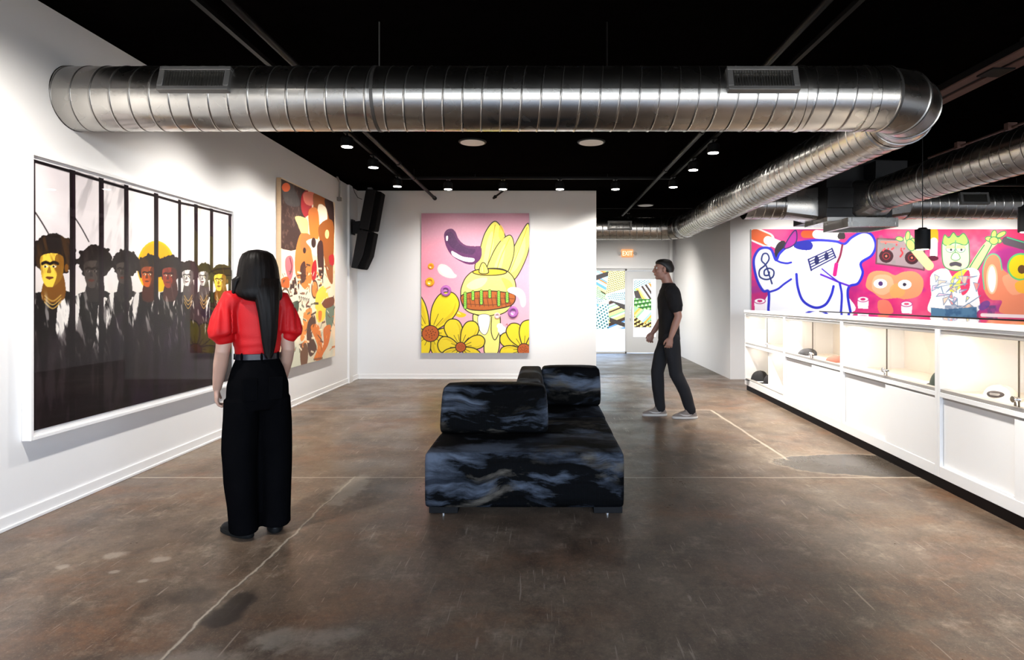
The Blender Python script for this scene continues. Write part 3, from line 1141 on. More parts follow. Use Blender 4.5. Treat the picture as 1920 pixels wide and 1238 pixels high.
for x, lb in ((1.1, 'added spotlight under the passage ceiling on the side of the exit sign'), (1.9, 'added spotlight under the passage ceiling on the side of the thermostat')):
    spot(x, 13.4, ZC - .001, lb, (x + .3, 14.4, .0), 150, 140, 1.0)  # pair added behind the far duct to brighten the passage
for ch in list(proto.children):
    bpy.data.objects.remove(ch)
bpy.data.objects.remove(proto)

# round flush ceiling speakers
M_disc = mat('off_white_speaker_grille', (.9, .87, .86, 1), .6, bump=.2, bscale=400)
for (x, y, lb) in ((-.827, 7.37, 'round white ceiling speaker above the sofa, nearer the brown painting'), (.60, 7.37, 'round white ceiling speaker above the sofa, nearer the right duct'), (2.08, 12.25, 'round white ceiling speaker over the exit passage')):
    o = thing('ceiling_speaker', lb, 'ceiling speaker', (x, y, ZC), 0, 'round ceiling speakers')
    part('rim', MB().tube([(0, 0, 0), (0, 0, -.014)], [.168, .162], 40), M_black, o)
    part('grille_disc', MB().tube([(0, 0, -.013), (0, 0, -.018), (0, 0, -.02)], [.145, .145, .12], 40), M_disc, o)

# pendants over the cabinets
for (x, y, zb, lb) in ((3.53, 5.68, 1.845, 'black cylinder pendant lamp hanging in front of the mural, beside the green figure'), (3.535, 4.45, 1.87, 'black cylinder pendant lamp cut by the edge of the view')):
    o = thing('pendant_lamp', lb, 'pendant lamp', (x, y, ZC), 0, 'pendant lamps over the cabinets')
    part('cord', MB().cyl((x, y, zb + .2), (x, y, ZC), .004, 8), M_black, o, world=True)
    part('canopy', MB().cyl((x, y, ZC - .025), (x, y, ZC), .05, 20), M_black, o, world=True)
    part('lamp_shade', MB().tube([(x, y, zb + .2), (x, y, zb + .185), (x, y, zb + .182), (x, y, zb)], [.03, .045, .064, .064], 32), M_blackplastic, o, world=True)
    part('bulb', MB().cyl((x, y, zb - .001), (x, y, zb - .003), .05, 24), emis('pendant_bulb', (1, .85, .65, 1), 6.0), o, world=True)
    ld = bpy.data.lights.new('pendant_light', 'SPOT')
    ld.energy = 18
    ld.color = (1, .85, .7)
    ld.spot_size = math.radians(100)
    ld.shadow_soft_size = .04
    lo = bpy.data.objects.new('pendant_light', ld)
    COL.objects.link(lo)
    lo.parent = o
    lo.location = (0, 0, zb - .03 - ZC)

# ------------------------------------------------------------------ loudspeaker
def P2(px, py, Y):
    v = atY(px, py, Y)
    return (v.x, Y, v.z)


SP = thing('loudspeaker', 'black two part column loudspeaker bracketed to the wall corner near the ceiling', 'loudspeaker', (XL, 10.2, 2.5))
Ys = 10.0
M_spk = mat('black_speaker_cabinet', (.0045, .0042, .0048, 1), .6, var=.2, bump=.1, bscale=300, spec=.2)
M_spkg = mat('black_speaker_cloth', (.003, .003, .0033, 1), .85, var=.2, bump=.3, bscale=500, spec=.1)


def cab(name, side, front):
    b = MB().prism([P2(x, y, Ys) for x, y in side], (0, .34, 0))
    o = part(name, b, M_spk, SP, world=True, smooth=False, bevel=.012)
    fr = MB().prism([(p[0], p[1] + .045, p[2]) for p in [P2(x, y, Ys) for x, y in front]], (0, .25, 0))
    part('front_grille', fr, M_spkg, o, world=True, smooth=False, bevel=.02)


cab('upper_cabinet', [(686, 354), (705, 356), (691, 432), (672, 428.5)], [(702, 356), (714.5, 359), (701.5, 432), (690, 431)])
cab('lower_cabinet', [(671, 430), (690.5, 433), (680, 480), (669, 504), (658, 502)], [(690, 434), (701, 435), (692.5, 479.5), (680.6, 505), (668, 504)])
part('bracket', MB().prism([P2(x, y, Ys + .12) for x, y in ((658, 416), (676, 414), (673, 440), (668, 437), (658, 437))], (0, .12, 0)), M_black, SP, world=True, smooth=False, bevel=.004)
part('wall_plate', MB().box(XL + .06, XL + .085, 10.12, 10.27, 2.46, 2.71).box(XL + .08, -3.1, 10.15, 10.22, 2.5, 2.66), M_black, SP, world=True, smooth=False, bevel=.003)
part('top_clip', MB().box(-2.87, -2.8, 10.12, 10.22, 3.2, 3.235), M_grille, SP, world=True, bevel=.004)
part('cable', MB().tube([(-3.14, 10.2, 3.27), (-3.1, 10.2, 3.16), (-3.05, 10.2, 3.08), (-2.98, 10.2, 3.05)], .005, 8), M_black, SP, world=True)
# ------------------------------------------------------------------ display cabinets
CY0, CX0, CS = 3.624, 2.852, 0.0458
CA = -math.atan(CS)          # local +y runs along the cabinets, local +x into them
DEP = 0.62
ZTOP = 1.225


def cpos(Y):
    return (CX0 + CS * (Y - CY0), Y, 0)


def clen(Ya, Yb):
    return abs(Yb - Ya) * math.sqrt(1 + CS * CS)


M_interior = mat('cream_interior', (.88, .83, .76, 1), .55, var=.02)
cabs = [
    (7.68, 9.40, 'white display cabinet at the exit end, with an open niche below its glass', 'open'),
    (6.06, 7.68, 'white display cabinet with a dark cap and a red cap behind glass', 'doors'),
    (4.48, 6.06, 'white display cabinet with a dark cap on its glass shelf, nearest the stained floor patch', 'doors'),
    (2.86, 4.48, 'white display cabinet with a pale cap behind its large glass panes', 'doors')]
for (ya, yb, lb, kind) in cabs:
    Ln = clen(ya, yb)
    o = thing('display_cabinet', lb, 'cabinet', cpos(ya), CA, 'white display cabinets')
    e = .018          # half thickness of an end panel
    b = MB()
    b.box(0, DEP, 0, e * 1.7, .087, 1.185).box(0, DEP, Ln - e * 1.7, Ln, .087, 1.185)      # ends
    b.box(DEP - .015, DEP, e * 1.7, Ln - e * 1.7, .087, 1.185)                                # back
    b.box(0, DEP - .015, e * 1.7, Ln - e * 1.7, .087, .17)                                    # bottom
    b.box(0, DEP - .015, e * 1.7, Ln - e * 1.7, .672, .705)                                   # shelf
    b.box(0, DEP - .015, e * 1.7, Ln - e * 1.7, 1.16, 1.185)                                  # top rail
    body = part('carcass', b, M_white_lam, o, smooth=False, bevel=.002)
    lin = MB()
    lin.box(DEP - .03, DEP - .0151, e * 1.7, Ln - e * 1.7, .7052, 1.1598)
    lin.box(.06, DEP - .03, e * 1.7, Ln - e * 1.7, .7052, .708)
    part('lining', lin, M_interior, body, smooth=False)
    part('plinth', MB().box(.03, DEP, 0, Ln, 0, .087), M_kick, o, smooth=False)
    part('sliding_track', MB().box(.004, .055, e * 1.7, Ln - e * 1.7, .705, .73).box(.008, .05, e * 1.7, Ln - e * 1.7, 1.13, 1.16), M_grey_track, o, smooth=False, bevel=.002)
    mid = Ln * {7.68: .40, 6.06: .456, 4.48: .46, 2.86: .5}[ya]
    d1 = part('glass_door', MB().box(.016, .021, e * 1.8, mid + .02, .722, 1.155), M_glass, o, smooth=False)
    d2 = part('glass_door', MB().box(.032, .037, mid - .02, Ln - e * 1.8, .722, 1.155), M_glass, o, smooth=False)
    M_edge = mat('glass_edge', (.09, .07, .05, 1), .3)
    part('glass_edge', MB().box(.014, .023, mid + .018, mid + .023, .722, 1.155), M_edge, d1, smooth=False)
    lk = MB().box(-.005, .016, mid - .025, mid + .055, .768, .786).cyl((-.012, mid + .02, .777), (.016, mid + .02, .777), .014, 16).cyl((-.022, mid + .02, .777), (-.01, mid + .02, .777), .02, 16)
    lk.box(-.006, .004, mid + .008, mid + .03, .735, .775)
    part('showcase_lock', lk, M_chrome, d1, bevel=.002)
    if kind == 'doors':
        md = mid + (.03 if ya == 2.86 else .01)
        part('door', MB().box(.006, .022, e * 1.8, md + .012, .172, .655), M_white_lam, o, smooth=False, bevel=.002)
        part('door', MB().box(.024, .040, md - .012, Ln - e * 1.8, .172, .655), M_white_lam, o, smooth=False, bevel=.002)
        part('shade_strip', MB().box(.02, .05, e * 1.8, Ln - e * 1.8, .655, .672), M_grey_track, o, smooth=False)  # grey strip stands in for the line of shade above the doors
    else:
        part('divider', MB().box(.03, DEP - .016, mid * .98, mid * 1.02, .17, .672), M_white_lam, o, smooth=False)
        part('floor_track', MB().box(.004, .055, e * 1.8, Ln - e * 1.8, .17, .185), M_grey_track, o, smooth=False)
    # strip light under the top of each case and in the niche
    st = part('strip_light', MB().box(.08, .10, .1, Ln - .1, 1.150, 1.159), emis('case_strip', (1, .82, .6, 1), 1.5), o, smooth=False)
    ld = bpy.data.lights.new('case_light', 'AREA')
    ld.shape = 'RECTANGLE'
    ld.size = .03
    ld.size_y = Ln - .2
    ld.energy = 2.6
    ld.color = (1, .84, .66)
    lo = bpy.data.objects.new('case_light', ld)
    COL.objects.link(lo)
    lo.parent = o
    lo.location = (.13, Ln / 2, 1.145)
    lo.rotation_euler = (0, 0, 0)
    if kind == 'open':
        part('strip_light', MB().box(.08, .10, .1, Ln - .1, .663, .672), st.data.materials[0], o, smooth=False)
        l2 = bpy.data.objects.new('niche_light', ld.copy())
        COL.objects.link(l2)
        l2.parent = o
        l2.data.energy = 2.0
        l2.location = (.16, Ln / 2, .655)

L4 = clen(2.86, 9.40)
M_top = mat('glossy_dark_worktop', (.035, .03, .03, 1), .06, var=.02, spec=1.0, coat=1.0)
wt = thing('worktop', 'long continuous glossy worktop with a white front edge over the display cabinets', 'worktop', cpos(2.86), CA)
part('front_edge', MB().box(-.012, .03, 0, L4, 1.186, ZTOP), M_white_lam, wt, smooth=False, bevel=.002)
part('top_surface', MB().box(.03, DEP, 0, L4, 1.186, ZTOP), M_top, wt, smooth=False)
part('rear_strip', MB().box(DEP - .02, DEP, 0, L4 - 1.3, ZTOP, ZTOP + .006), M_black, wt, smooth=False)


# ------------------------------------------------------------------ caps on show
def cap(label, loc, rotz, crown, brim, patch=None, scale=1.0, flat=1.0, group='caps in the display cabinets'):
    o = thing('baseball_cap', label, 'cap', loc, rotz, group)
    m1 = mat(label[:12] + '_crown', crown, .85, var=.15, bump=.2, bscale=300)
    m2 = mat(label[:12] + '_brim', brim, .85, var=.15, bump=.2, bscale=300)
    rs = []
    for k in range(9):
        t = k / 8
        ph = t * PI / 2 * .97
        rs.append([Vector((.088 * math.cos(ph) ** .75 * math.cos(a) * scale, .098 * math.cos(ph) ** .75 * math.sin(a) * scale + .01 * t * scale, .115 * math.sin(ph) * scale)) for a in [2 * PI * i / 36 for i in range(36)]])
    b = MB().rings(rs)
    cr = part('crown', b, m1, o)
    part('button', MB().ell((0, .01 * scale, .115 * scale), (.008 * scale, .008 * scale, .005 * scale)), m1, cr)
    sm = MB()
    for a in (PI / 2, PI / 2 + PI / 3, PI / 2 - PI / 3):
        pts = []
        for k in range(-8, 9):
            ph = PI / 2 - abs(k) / 8 * PI / 2 * .97
            s_ = 1 if k >= 0 else -1
            pts.append(Vector((.0885 * max(math.cos(ph), .01) ** .75 * math.cos(a) * s_ * scale, .0985 * max(math.cos(ph), .01) ** .75 * math.sin(a) * s_ * scale + .01 * math.sin(ph) * scale, .1155 * math.sin(ph) * scale)))
        sm.tube(pts, .0014 * scale, 6)
    part('seams', sm, m1, cr)
    br = MB()
    top, bot = [], []
    rows = []
    for i in range(17):
        a = PI * (.08 + .84 * i / 16)
        inner = Vector((.086 * math.cos(a), -.092 * math.sin(a), .006))
        outer = Vector((.092 * math.cos(a), -.092 * math.sin(a) - .075 * math.sin(a) ** .6, .004 - .012 * abs(math.cos(a)) ** 2))
        rows.append((inner * scale, outer * scale))
    for dz in (0, .003):
        pass
    vs = [[br.bm.verts.new(p + Vector((0, 0, dz))) for p in pr] for pr in rows for dz in (0, .0035)]
    lo_, hi_ = vs[0::2], vs[1::2]
    for i in range(16):
        for q in (lo_, hi_):
            br.bm.faces.new((q[i][0], q[i][1], q[i + 1][1], q[i + 1][0]))
        br.bm.faces.new((lo_[i][1], hi_[i][1], hi_[i + 1][1], lo_[i + 1][1]))
        br.bm.faces.new((lo_[i][0], hi_[i][0], hi_[i + 1][0], lo_[i + 1][0]))
    for i in (0, 16):
        br.bm.faces.new((lo_[i][0], lo_[i][1], hi_[i][1], hi_[i][0]))
    part('brim', br, m2, o)
    if patch:
        pm = mat('dark_patch', patch, .7)
        pt = MB()
        rs = []
        for (k, off) in ((1.0, .0), (1.0, .004), (.96, .005), (.7, .005), (.45, .005), (.2, .005)):
            ring = []
            for i in range(24):
                t = 2 * PI * i / 24
                x = .045 * k * math.cos(t)
                z = .052 + .026 * k * math.sin(t)
                ph = math.asin(min(z / .115, 1))
                rr = math.cos(ph) ** .75
                y = -.098 * rr * math.sqrt(max(1 - (x / (.088 * rr)) ** 2, 0)) + .01 * z / .115
                ring.append(Vector((x, y - off, z)) * scale)
            rs.append(ring)
        pt.rings(rs)
        pp = part('patch', pt, pm, cr)
        pp['label'] = 'dark oval patch'
        ln = MB()
        for z, hw in ((.058, .024), (.052, .027), (.046, .022)):
            ln.box(-hw * scale, hw * scale, (-.0985 * (1 - (z / .115) ** 2) ** .375 + .01 * z / .115 - .0065) * scale, (-.0985 * (1 - (z / .115) ** 2) ** .375 + .01 * z / .115 + .002) * scale, (z - .0015) * scale, (z + .0015) * scale)
        part('patch_stitching', ln, mat('pale_thread', (.6, .58, .55, 1), .8), pp, smooth=False)
    o.scale = (1, 1, flat)
    return o


def inside(Y, depth, z):
    p = cpos(Y)
    return (p[0] + depth * math.cos(CA), p[1] + depth * math.sin(CA), z)


cap('dark grey cap lying behind glass beside the second lock', inside(7.45, .2, .7085), CA - 1.75, (.05, .05, .055, 1), (.045, .045, .05, 1), scale=1.1, flat=.62)
cap('faded red cap behind glass near the upright of the second cabinet', inside(6.6, .17, .7085), CA - 1.7, (.42, .16, .12, 1), (.46, .2, .15, 1), scale=1.0, flat=.6)
cap('dark green cap with a straight black brim behind the third cabinet glass', inside(4.73, .2, .7085), CA + 3.0, (.035, .05, .04, 1), (.03, .025, .025, 1), scale=1.1)
cap('cream cap with a dark oval patch in the nearest cabinet', inside(4.12, .2, .7085), CA - .9, (.83, .78, .70, 1), (.72, .67, .6, 1), (.05, .04, .04, 1), scale=1.1, flat=.75)
cap('black cap with pale stitching in the open niche near the exit end', inside(9.2, .16, .1705), CA - 1.75, (.012, .012, .014, 1), (.012, .012, .014, 1), scale=1.25, group='black caps in the open niche')
cap('black cap behind another in the open niche', inside(8.9, .24, .1705), CA - 1.5, (.014, .013, .016, 1), (.014, .013, .016, 1), scale=1.15, group='black caps in the open niche')
cap('cream cap in the open niche beside the divider', inside(8.05, .2, .1705), CA - 1.7, (.8, .70, .58, 1), (.8, .7, .58, 1), scale=1.1, group='caps in the display cabinets')

# ------------------------------------------------------------------ sofa
def sofa_material():
    m, nt, out = new_mat('black_blue_brushed_fabric')
    p = N(nt, 'ShaderNodeBsdfPrincipled')
    p.inputs['Roughness'].default_value = .75
    p.inputs['Specular IOR Level'].default_value = .06
    p.inputs['Sheen Weight'].default_value = 0
    tc = N(nt, 'ShaderNodeTexCoord')
    w = N(nt, 'ShaderNodeTexNoise')
    w.inputs['Scale'].default_value = 1.6
    w.inputs['Detail'].default_value = 3
    L(nt, tc, 'Object', w, 'Vector')
    mx = N(nt, 'ShaderNodeVectorMath', operation='MULTIPLY_ADD')
    L(nt, w, 'Color', mx, 0)
    mx.inputs[1].default_value = (.28, .28, .28)
    L(nt, tc, 'Object', mx, 2)

    def strokes(rot, sc, scale, seed):
        mp = N(nt, 'ShaderNodeMapping')
        mp.inputs['Rotation'].default_value = rot
        mp.inputs['Scale'].default_value = sc
        mp.inputs['Location'].default_value = (seed, seed * 1.7, seed * .6)
        L(nt, mx, 'Vector', mp, 'Vector')
        n = N(nt, 'ShaderNodeTexNoise')
        n.inputs['Scale'].default_value = scale
        n.inputs['Detail'].default_value = 7
        n.inputs['Roughness'].default_value = .6
        L(nt, mp, 'Vector', n, 'Vector')
        return n

    def ramp(n, a, b, ca, cb):
        r = N(nt, 'ShaderNodeValToRGB')
        r.color_ramp.elements[0].position = a
        r.color_ramp.elements[0].color = ca
        r.color_ramp.elements[1].position = b
        r.color_ramp.elements[1].color = cb
        L(nt, n, 'Fac', r, 'Fac')
        return r
    s1 = strokes((.2, .55, .9), (1.0, 1.8, 4.0), 1.25, 4.4)
    s2 = strokes((.4, -.5, 1.1), (1.1, 1.4, 3.6), 1.7, 7.7)
    s3 = strokes((.1, .15, .1), (.5, 1.5, 7.0), 1.7, 12.3)
    base = ramp(s1, .46, .58, (.0012, .0014, .002, 1), (.088, .106, .142, 1))
    tan = ramp(s2, .56, .66, (0, 0, 0, 1), (1, 1, 1, 1))
    m1 = N(nt, 'ShaderNodeMix', data_type='RGBA')
    nt.links.new(tan.outputs['Color'], m1.inputs[0])
    nt.links.new(base.outputs['Color'], m1.inputs[6])
    m1.inputs[7].default_value = (.085, .075, .062, 1)
    dk = ramp(s3, .50, .60, (1, 1, 1, 1), (.12, .12, .13, 1))
    m2 = N(nt, 'ShaderNodeMix', data_type='RGBA', blend_type='MULTIPLY')
    m2.inputs[0].default_value = .85
    nt.links.new(m1.outputs[2], m2.inputs[6])
    nt.links.new(dk.outputs['Color'], m2.inputs[7])
    nt.links.new(m2.outputs[2], p.inputs['Base Color'])
    wv = N(nt, 'ShaderNodeTexWave')
    wv.inputs['Scale'].default_value = 40
    L(nt, tc, 'Object', wv, 'Vector')
    bp = N(nt, 'ShaderNodeBump')
    bp.inputs['Strength'].default_value = .25
    bp.inputs['Distance'].default_value = .002
    L(nt, wv, 'Fac', bp, 'Height')
    L(nt, bp, 'Normal', p, 'Normal')
    L(nt, p, 'BSDF', out, 'Surface')
    return m


M_sofa = sofa_material()
SO = thing('sofa', 'low black and slate brush-stroke patterned island sofa on black block feet', 'sofa', (-.1, 4.8, 0))


def cushion(name, x0, x1, y0, y1, z0, z1, puff=.012, div=6, bev=.024, lean=None, taper=0.0, parent=None):
    """box with softly crowned faces; lean=(dx, dy) shifts the top"""
    mb = MB()
    mb.box(-1, 1, -1, 1, -1, 1)
    bmesh.ops.subdivide_edges(mb.bm, edges=mb.bm.edges[:], cuts=div, use_grid_fill=True)
    cx, cy, cz = (x0 + x1) / 2, (y0 + y1) / 2, (z0 + z1) / 2
    hx, hy, hz = (x1 - x0) / 2, (y1 - y0) / 2, (z1 - z0) / 2
    for v in mb.bm.verts:
        a, b, c = v.co
        q = lambda s, t: (1 - s ** 4) * (1 - t ** 4)
        px = cx + a * hx + (puff * q(b, c) * a if abs(a) > .999 else 0)
        py = cy + b * hy + (puff * q(a, c) * b if abs(b) > .999 else 0)
        pz = cz + c * hz + (puff * q(a, b) * c if abs(c) > .999 else 0)
        t = (c + 1) / 2
        if lean:
            px += lean[0] * t
            py += lean[1] * t
        if taper:
            px -= a * taper * t * (1 if True else 0)
        v.co = (px, py, pz)
    o = part(name, mb, M_sofa, parent or SO, world=True, smooth=True, angle=60)
    b = o.modifiers.new('bevel', 'BEVEL')
    b.width = bev
    b.segments = 4
    b.limit_method = 'ANGLE'
    b.angle_limit = math.radians(55)
    return o


ZS = .40
cushion('seat', -.743, .527, 3.905, 4.5, .05, ZS, .012)
cushion('seat', -.743, .532, 4.505, 5.145, .05, ZS - .004, .012)
cushion('seat', -.743, .54, 5.15, 5.93, .05, ZS - .004, .012)
cushion('backrest', -.745, .045, 4.50, 4.74, ZS - .005, .735, .014, lean=(0, .03), taper=.022)
cushion('backrest', -.215, .035, 4.745, 5.93, ZS - .005, .738, .012, lean=(-.01, 0), taper=.03)
cushion('backrest', .0, .548, 5.69, 5.93, ZS - .005, .74, .014, lean=(0, .02), taper=.01)
for (x, y) in ((-.72, 3.93), (.335, 3.93), (-.72, 5.74), (.335, 5.74)):
    f = part('foot', MB().box(x, x + .185, y, y + .16, .008, .052), M_blackplastic, SO, world=True, bevel=.003)
    part('glide', MB().cyl((x + .09, y + .02, 0), (x + .09, y + .02, .01), .014, 14), M_chrome, f, world=True)
# ------------------------------------------------------------------ people
def skin_mat(name, col):
    m, nt, out = new_mat(name)
    p = N(nt, 'ShaderNodeBsdfPrincipled')
    p.inputs['Roughness'].default_value = .5
    p.inputs['Subsurface Weight'].default_value = .12
    p.inputs['Subsurface Radius'].default_value = (.02, .008, .004)
    tc = N(nt, 'ShaderNodeTexCoord')
    nz = N(nt, 'ShaderNodeTexNoise')
    nz.inputs['Scale'].default_value = 14
    nz.inputs['Detail'].default_value = 4
    L(nt, tc, 'Object', nz, 'Vector')
    mx = N(nt, 'ShaderNodeMix', data_type='RGBA')
    mx.inputs[6].default_value = tuple(c * f for c, f in zip(col[:3], (.95, .88, .86))) + (1,)
    mx.inputs[7].default_value = col
    L(nt, nz, 'Fac', mx, 0)
    nt.links.new(mx.outputs[2], p.inputs['Base Color'])
    L(nt, p, 'BSDF', out, 'Surface')
    return m


def hair_mat(name, col, spec=.6):
    m, nt, out = new_mat(name)
    p = N(nt, 'ShaderNodeBsdfPrincipled')
    p.inputs['Roughness'].default_value = .46
    p.inputs['Specular IOR Level'].default_value = spec
    tc = N(nt, 'ShaderNodeTexCoord')
    mp = N(nt, 'ShaderNodeMapping')
    mp.inputs['Scale'].default_value = (90, 90, 2.0)
    L(nt, tc, 'Object', mp, 'Vector')
    nz = N(nt, 'ShaderNodeTexNoise')
    nz.inputs['Scale'].default_value = 1.0
    nz.inputs['Detail'].default_value = 4
    L(nt, mp, 'Vector', nz, 'Vector')
    cr = N(nt, 'ShaderNodeValToRGB')
    cr.color_ramp.elements[0].position = .35
    cr.color_ramp.elements[0].color = tuple(c * .35 for c in col[:3]) + (1,)
    cr.color_ramp.elements[1].position = .7
    cr.color_ramp.elements[1].color = col
    L(nt, nz, 'Fac', cr, 'Fac')
    L(nt, cr, 'Color', p, 'Base Color')
    bp = N(nt, 'ShaderNodeBump')
    bp.inputs['Strength'].default_value = .5
    bp.inputs['Distance'].default_value = .004
    L(nt, nz, 'Fac', bp, 'Height')
    L(nt, bp, 'Normal', p, 'Normal')
    L(nt, p, 'BSDF', out, 'Surface')
    return m


def head(mb, c, s=1.0):
    c = Vector(c)
    E = lambda p, r, rot=None: mb.ell(c + Vector(p) * s, tuple(q * s for q in r), rot, 24, 16)
    E((0, -.012, .033), (.074, .094, .084))
    E((0, .028, -.02), (.061, .064, .094))
    E((0, .056, -.092), (.027, .028, .022))
    E((0, .02, -.07), (.052, .055, .045))
    mb.tube([c + Vector(p) * s for p in ((0, .086, .022), (0, .098, .0), (0, .109, -.022), (0, .097, -.03))], [.007 * s, .008 * s, .0125 * s, .012 * s], 10, True)
    for x in (-1, 1):
        E((x * .011, .096, -.029), (.0085, .010, .0075))
        E((x * .030, .080, .033), (.023, .012, .0075), (0, x * .12, 0))
        E((x * .037, .064, -.022), (.024, .024, .022))
        E((x * .0765, -.004, -.006), (.010, .020, .031), (.15, 0, x * -.35))
        E((x * .031, .082, .003), (.015, .0085, .004))
    E((0, .0875, -.0535), (.021, .010, .0052))
    E((0, .0865, -.0635), (.019, .010, .006))


def eyes(parent, c, s=1.0):
    mw = mat('eye_white', (.75, .73, .7, 1), .25)
    mi = mat('eye_iris', (.03, .018, .012, 1), .2)
    for x in (-1, 1):
        o = part('eye', MB().ell(Vector(c) + Vector((x * .031, .0735, .0145)) * s, (.0125 * s, .0105 * s, .0095 * s)), mw, parent)
        part('iris', MB().ell(Vector(c) + Vector((x * .031, .0835, .0145)) * s, (.0055 * s, .002 * s, .0055 * s)), mi, o)


def hand(mb, W, d, n, t, s=1.0, curl=(14, 30, 42)):
    """W wrist, d towards the fingertips, n palm side, t thumb side"""
    W, d, n, t = Vector(W), Vector(d).normalized(), Vector(n).normalized(), Vector(t).normalized()
    n = (n - d * n.dot(d)).normalized()
    t = (t - d * t.dot(d) - n * t.dot(n)).normalized()
    q = lambda a, b, c_: W + (d * a + t * b + n * c_) * s
    mb.tube([q(-.015, 0, 0), q(.02, 0, 0), q(.05, 0, .002), q(.085, 0, .004)], [(.023 * s, .017 * s), (.029 * s, .016 * s), (.037 * s, .0145 * s), (.036 * s, .012 * s)], 16, True, ref=t)
    for off, ln, ad, cx in ((.029, .068, .10, 0), (.0100, .077, .03, 4), (-.0100, .071, -.04, 8), (-.0285, .055, -.13, 12)):
        p = q(.078, off, .004)
        pts = [p]
        ang = 0
        for k, fr in enumerate((.45, .31, .24)):
            ang += math.radians(curl[k] + cx * .6)
            v = (d * math.cos(ang) + n * math.sin(ang) + t * ad).normalized()
            p = p + v * ln * fr * s
            pts.append(p)
        mb.tube(pts, [.0092 * s, .0086 * s, .0080 * s, .0068 * s], 10, True)
    mb.tube([q(.018, .022, .004), q(.045, .044, .012), q(.070, .052, .022), q(.090, .052, .032)], [.014 * s, .0115 * s, .0095 * s, .0078 * s], 10, True)


def wrinkle(me, amp, fx=7.0, fz=2.5, seed=0.0):
    for v in me.vertices:
        c = v.co
        k = mnoise.noise(Vector((c.x * fx + seed, c.y * fx, c.z * fz + seed)))
        k += .5 * mnoise.noise(Vector((c.x * fx * 2.3, c.y * fx * 2.3 + seed, c.z * fz * 2.6)))
        v.co = c + v.normal * k * amp


def shoe(parent, name, at, yaw, m_up, m_sole, ln=.28, high=.11):
    M = Matrix.Translation(Vector(at)) @ Matrix.Rotation(yaw, 4, 'Z')
    h = ln / 2
    sl = MB().loft([(0, 0, 0, .040, h * .97), (0, 0, .006, .046, h), (0, 0, .024, .046, h), (0, 0, .028, .043, h * .98)], 32, 2.5)
    sl.bm.transform(M)
    up = MB().loft([(0, 0, .024, .043, h * .98), (0, -.002, .04, .042, h * .94), (0, -.012, .055, .040, h * .84), (0, -.034, .072, .037, h * .64), (0, -.055, .09, .035, h * .44), (0, -.062, high, .036, h * .38)], 32, 2.4)
    up.bm.transform(M)
    o = part(name, up, m_up, parent)
    part('sole', sl, m_sole, o)
    return o, M


# ---- woman in front of the large photograph
WO = thing('person', 'woman seen from behind with long dark hair, red puff sleeve top and wide black trousers', 'person', (-1.675, 3.62, 0), math.radians(37))
M_skin = skin_mat('fair_skin', (.50, .31, .235, 1))
HC = (0, .012, 1.552)
b = MB()
head(b, HC, .98)
b.tube([(0, -.015, 1.36), (0, -.012, 1.42), (0, -.002, 1.50)], [.062, .05, .05], 18)
b.loft([(0, -.01, .80, .10, .08), (0, -.018, .86, .130, .092), (0, -.012, .95, .120, .086), (0, 0, 1.05, .104, .078), (0, .002, 1.15, .126, .092), (0, .006, 1.25, .136, .1), (0, 0, 1.33, .142, .09), (0, -.006, 1.385, .116, .07), (0, -.01, 1.425, .06, .05)], 32)
for sx, E, W_ in ((-1, (-.192, -.035, 1.085), (-.200, .085, .862)), (1, (.165, -.03, 1.085), (.172, .12, .88))):
    S = (sx * (.142 if sx < 0 else .13), -.004, 1.36)
    E, W_ = Vector(E), Vector(W_)
    mid = Vector(S).lerp(E, .5)
    fm = E.lerp(W_, .35)
    b.tube([S, mid, Vector(S).lerp(E, .85), E, fm, E.lerp(W_, .75), W_], [.052, .046, .041, .038, .039, .031, .024], 18, True)
    hd = (W_ - E).normalized()
    hd = Vector((hd.x, hd.y * .55, hd.z)).normalized()
    hand(b, W_, hd, (-sx, -.1, .05), (0, 1, .25), .95, (16, 34, 40))
    b.tube([(sx * .085, -.01, .88), (sx * .092, .0, .66), (sx * .092, .012, .47), (sx * .09, -.012, .3), (sx * .09, -.02, .07)], [.068, .062, .05, .05, .036], 16, True)
    b.tube([(sx * .09, -.035, .05), (sx * .098, .03, .048), (sx * .104, .08, .042)], [.028, .028, .02], 14, True)
place('body', fuse(b, 'body', .0048, 3), M_skin, WO)
eyes(WO, HC, .98)

M_red = mat('red_crepe', (.50, .003, .006, 1), .55, var=.08, bump=.15, bscale=220, spec=.3)
b = MB()
b.loft([(0, 0, 1.02, .112, .084), (0, 0, 1.06, .120, .092), (0, .001, 1.12, .131, .1), (0, .004, 1.20, .139, .106), (0, .006, 1.28, .148, .108), (0, 0, 1.345, .154, .098), (0, -.006, 1.39, .132, .080), (0, -.012, 1.425, .085, .066), (0, -.013, 1.44, .066, .06)], 40)
for sx in (-1, 1):
    kx, kr = (.95, .95) if sx < 0 else (.86, .86)
    b.tube([(sx * x * kx, y, z) for x, y, z in ((.118, -.004, 1.372), (.148, -.008, 1.368), (.172, -.014, 1.315), (.190, -.022, 1.25), (.198, -.028, 1.195), (.199, -.030, 1.176), (.194, -.031, 1.164))],
           [(p * kr, q * kr) for p, q in ((.064, .07), (.07, .076), (.062, .070), (.072, .084), (.078, .092), (.074, .088), (.056, .064))], 28, True, ref=(1, 0, 0))
me = fuse(b, 'red_top', .006, 4)
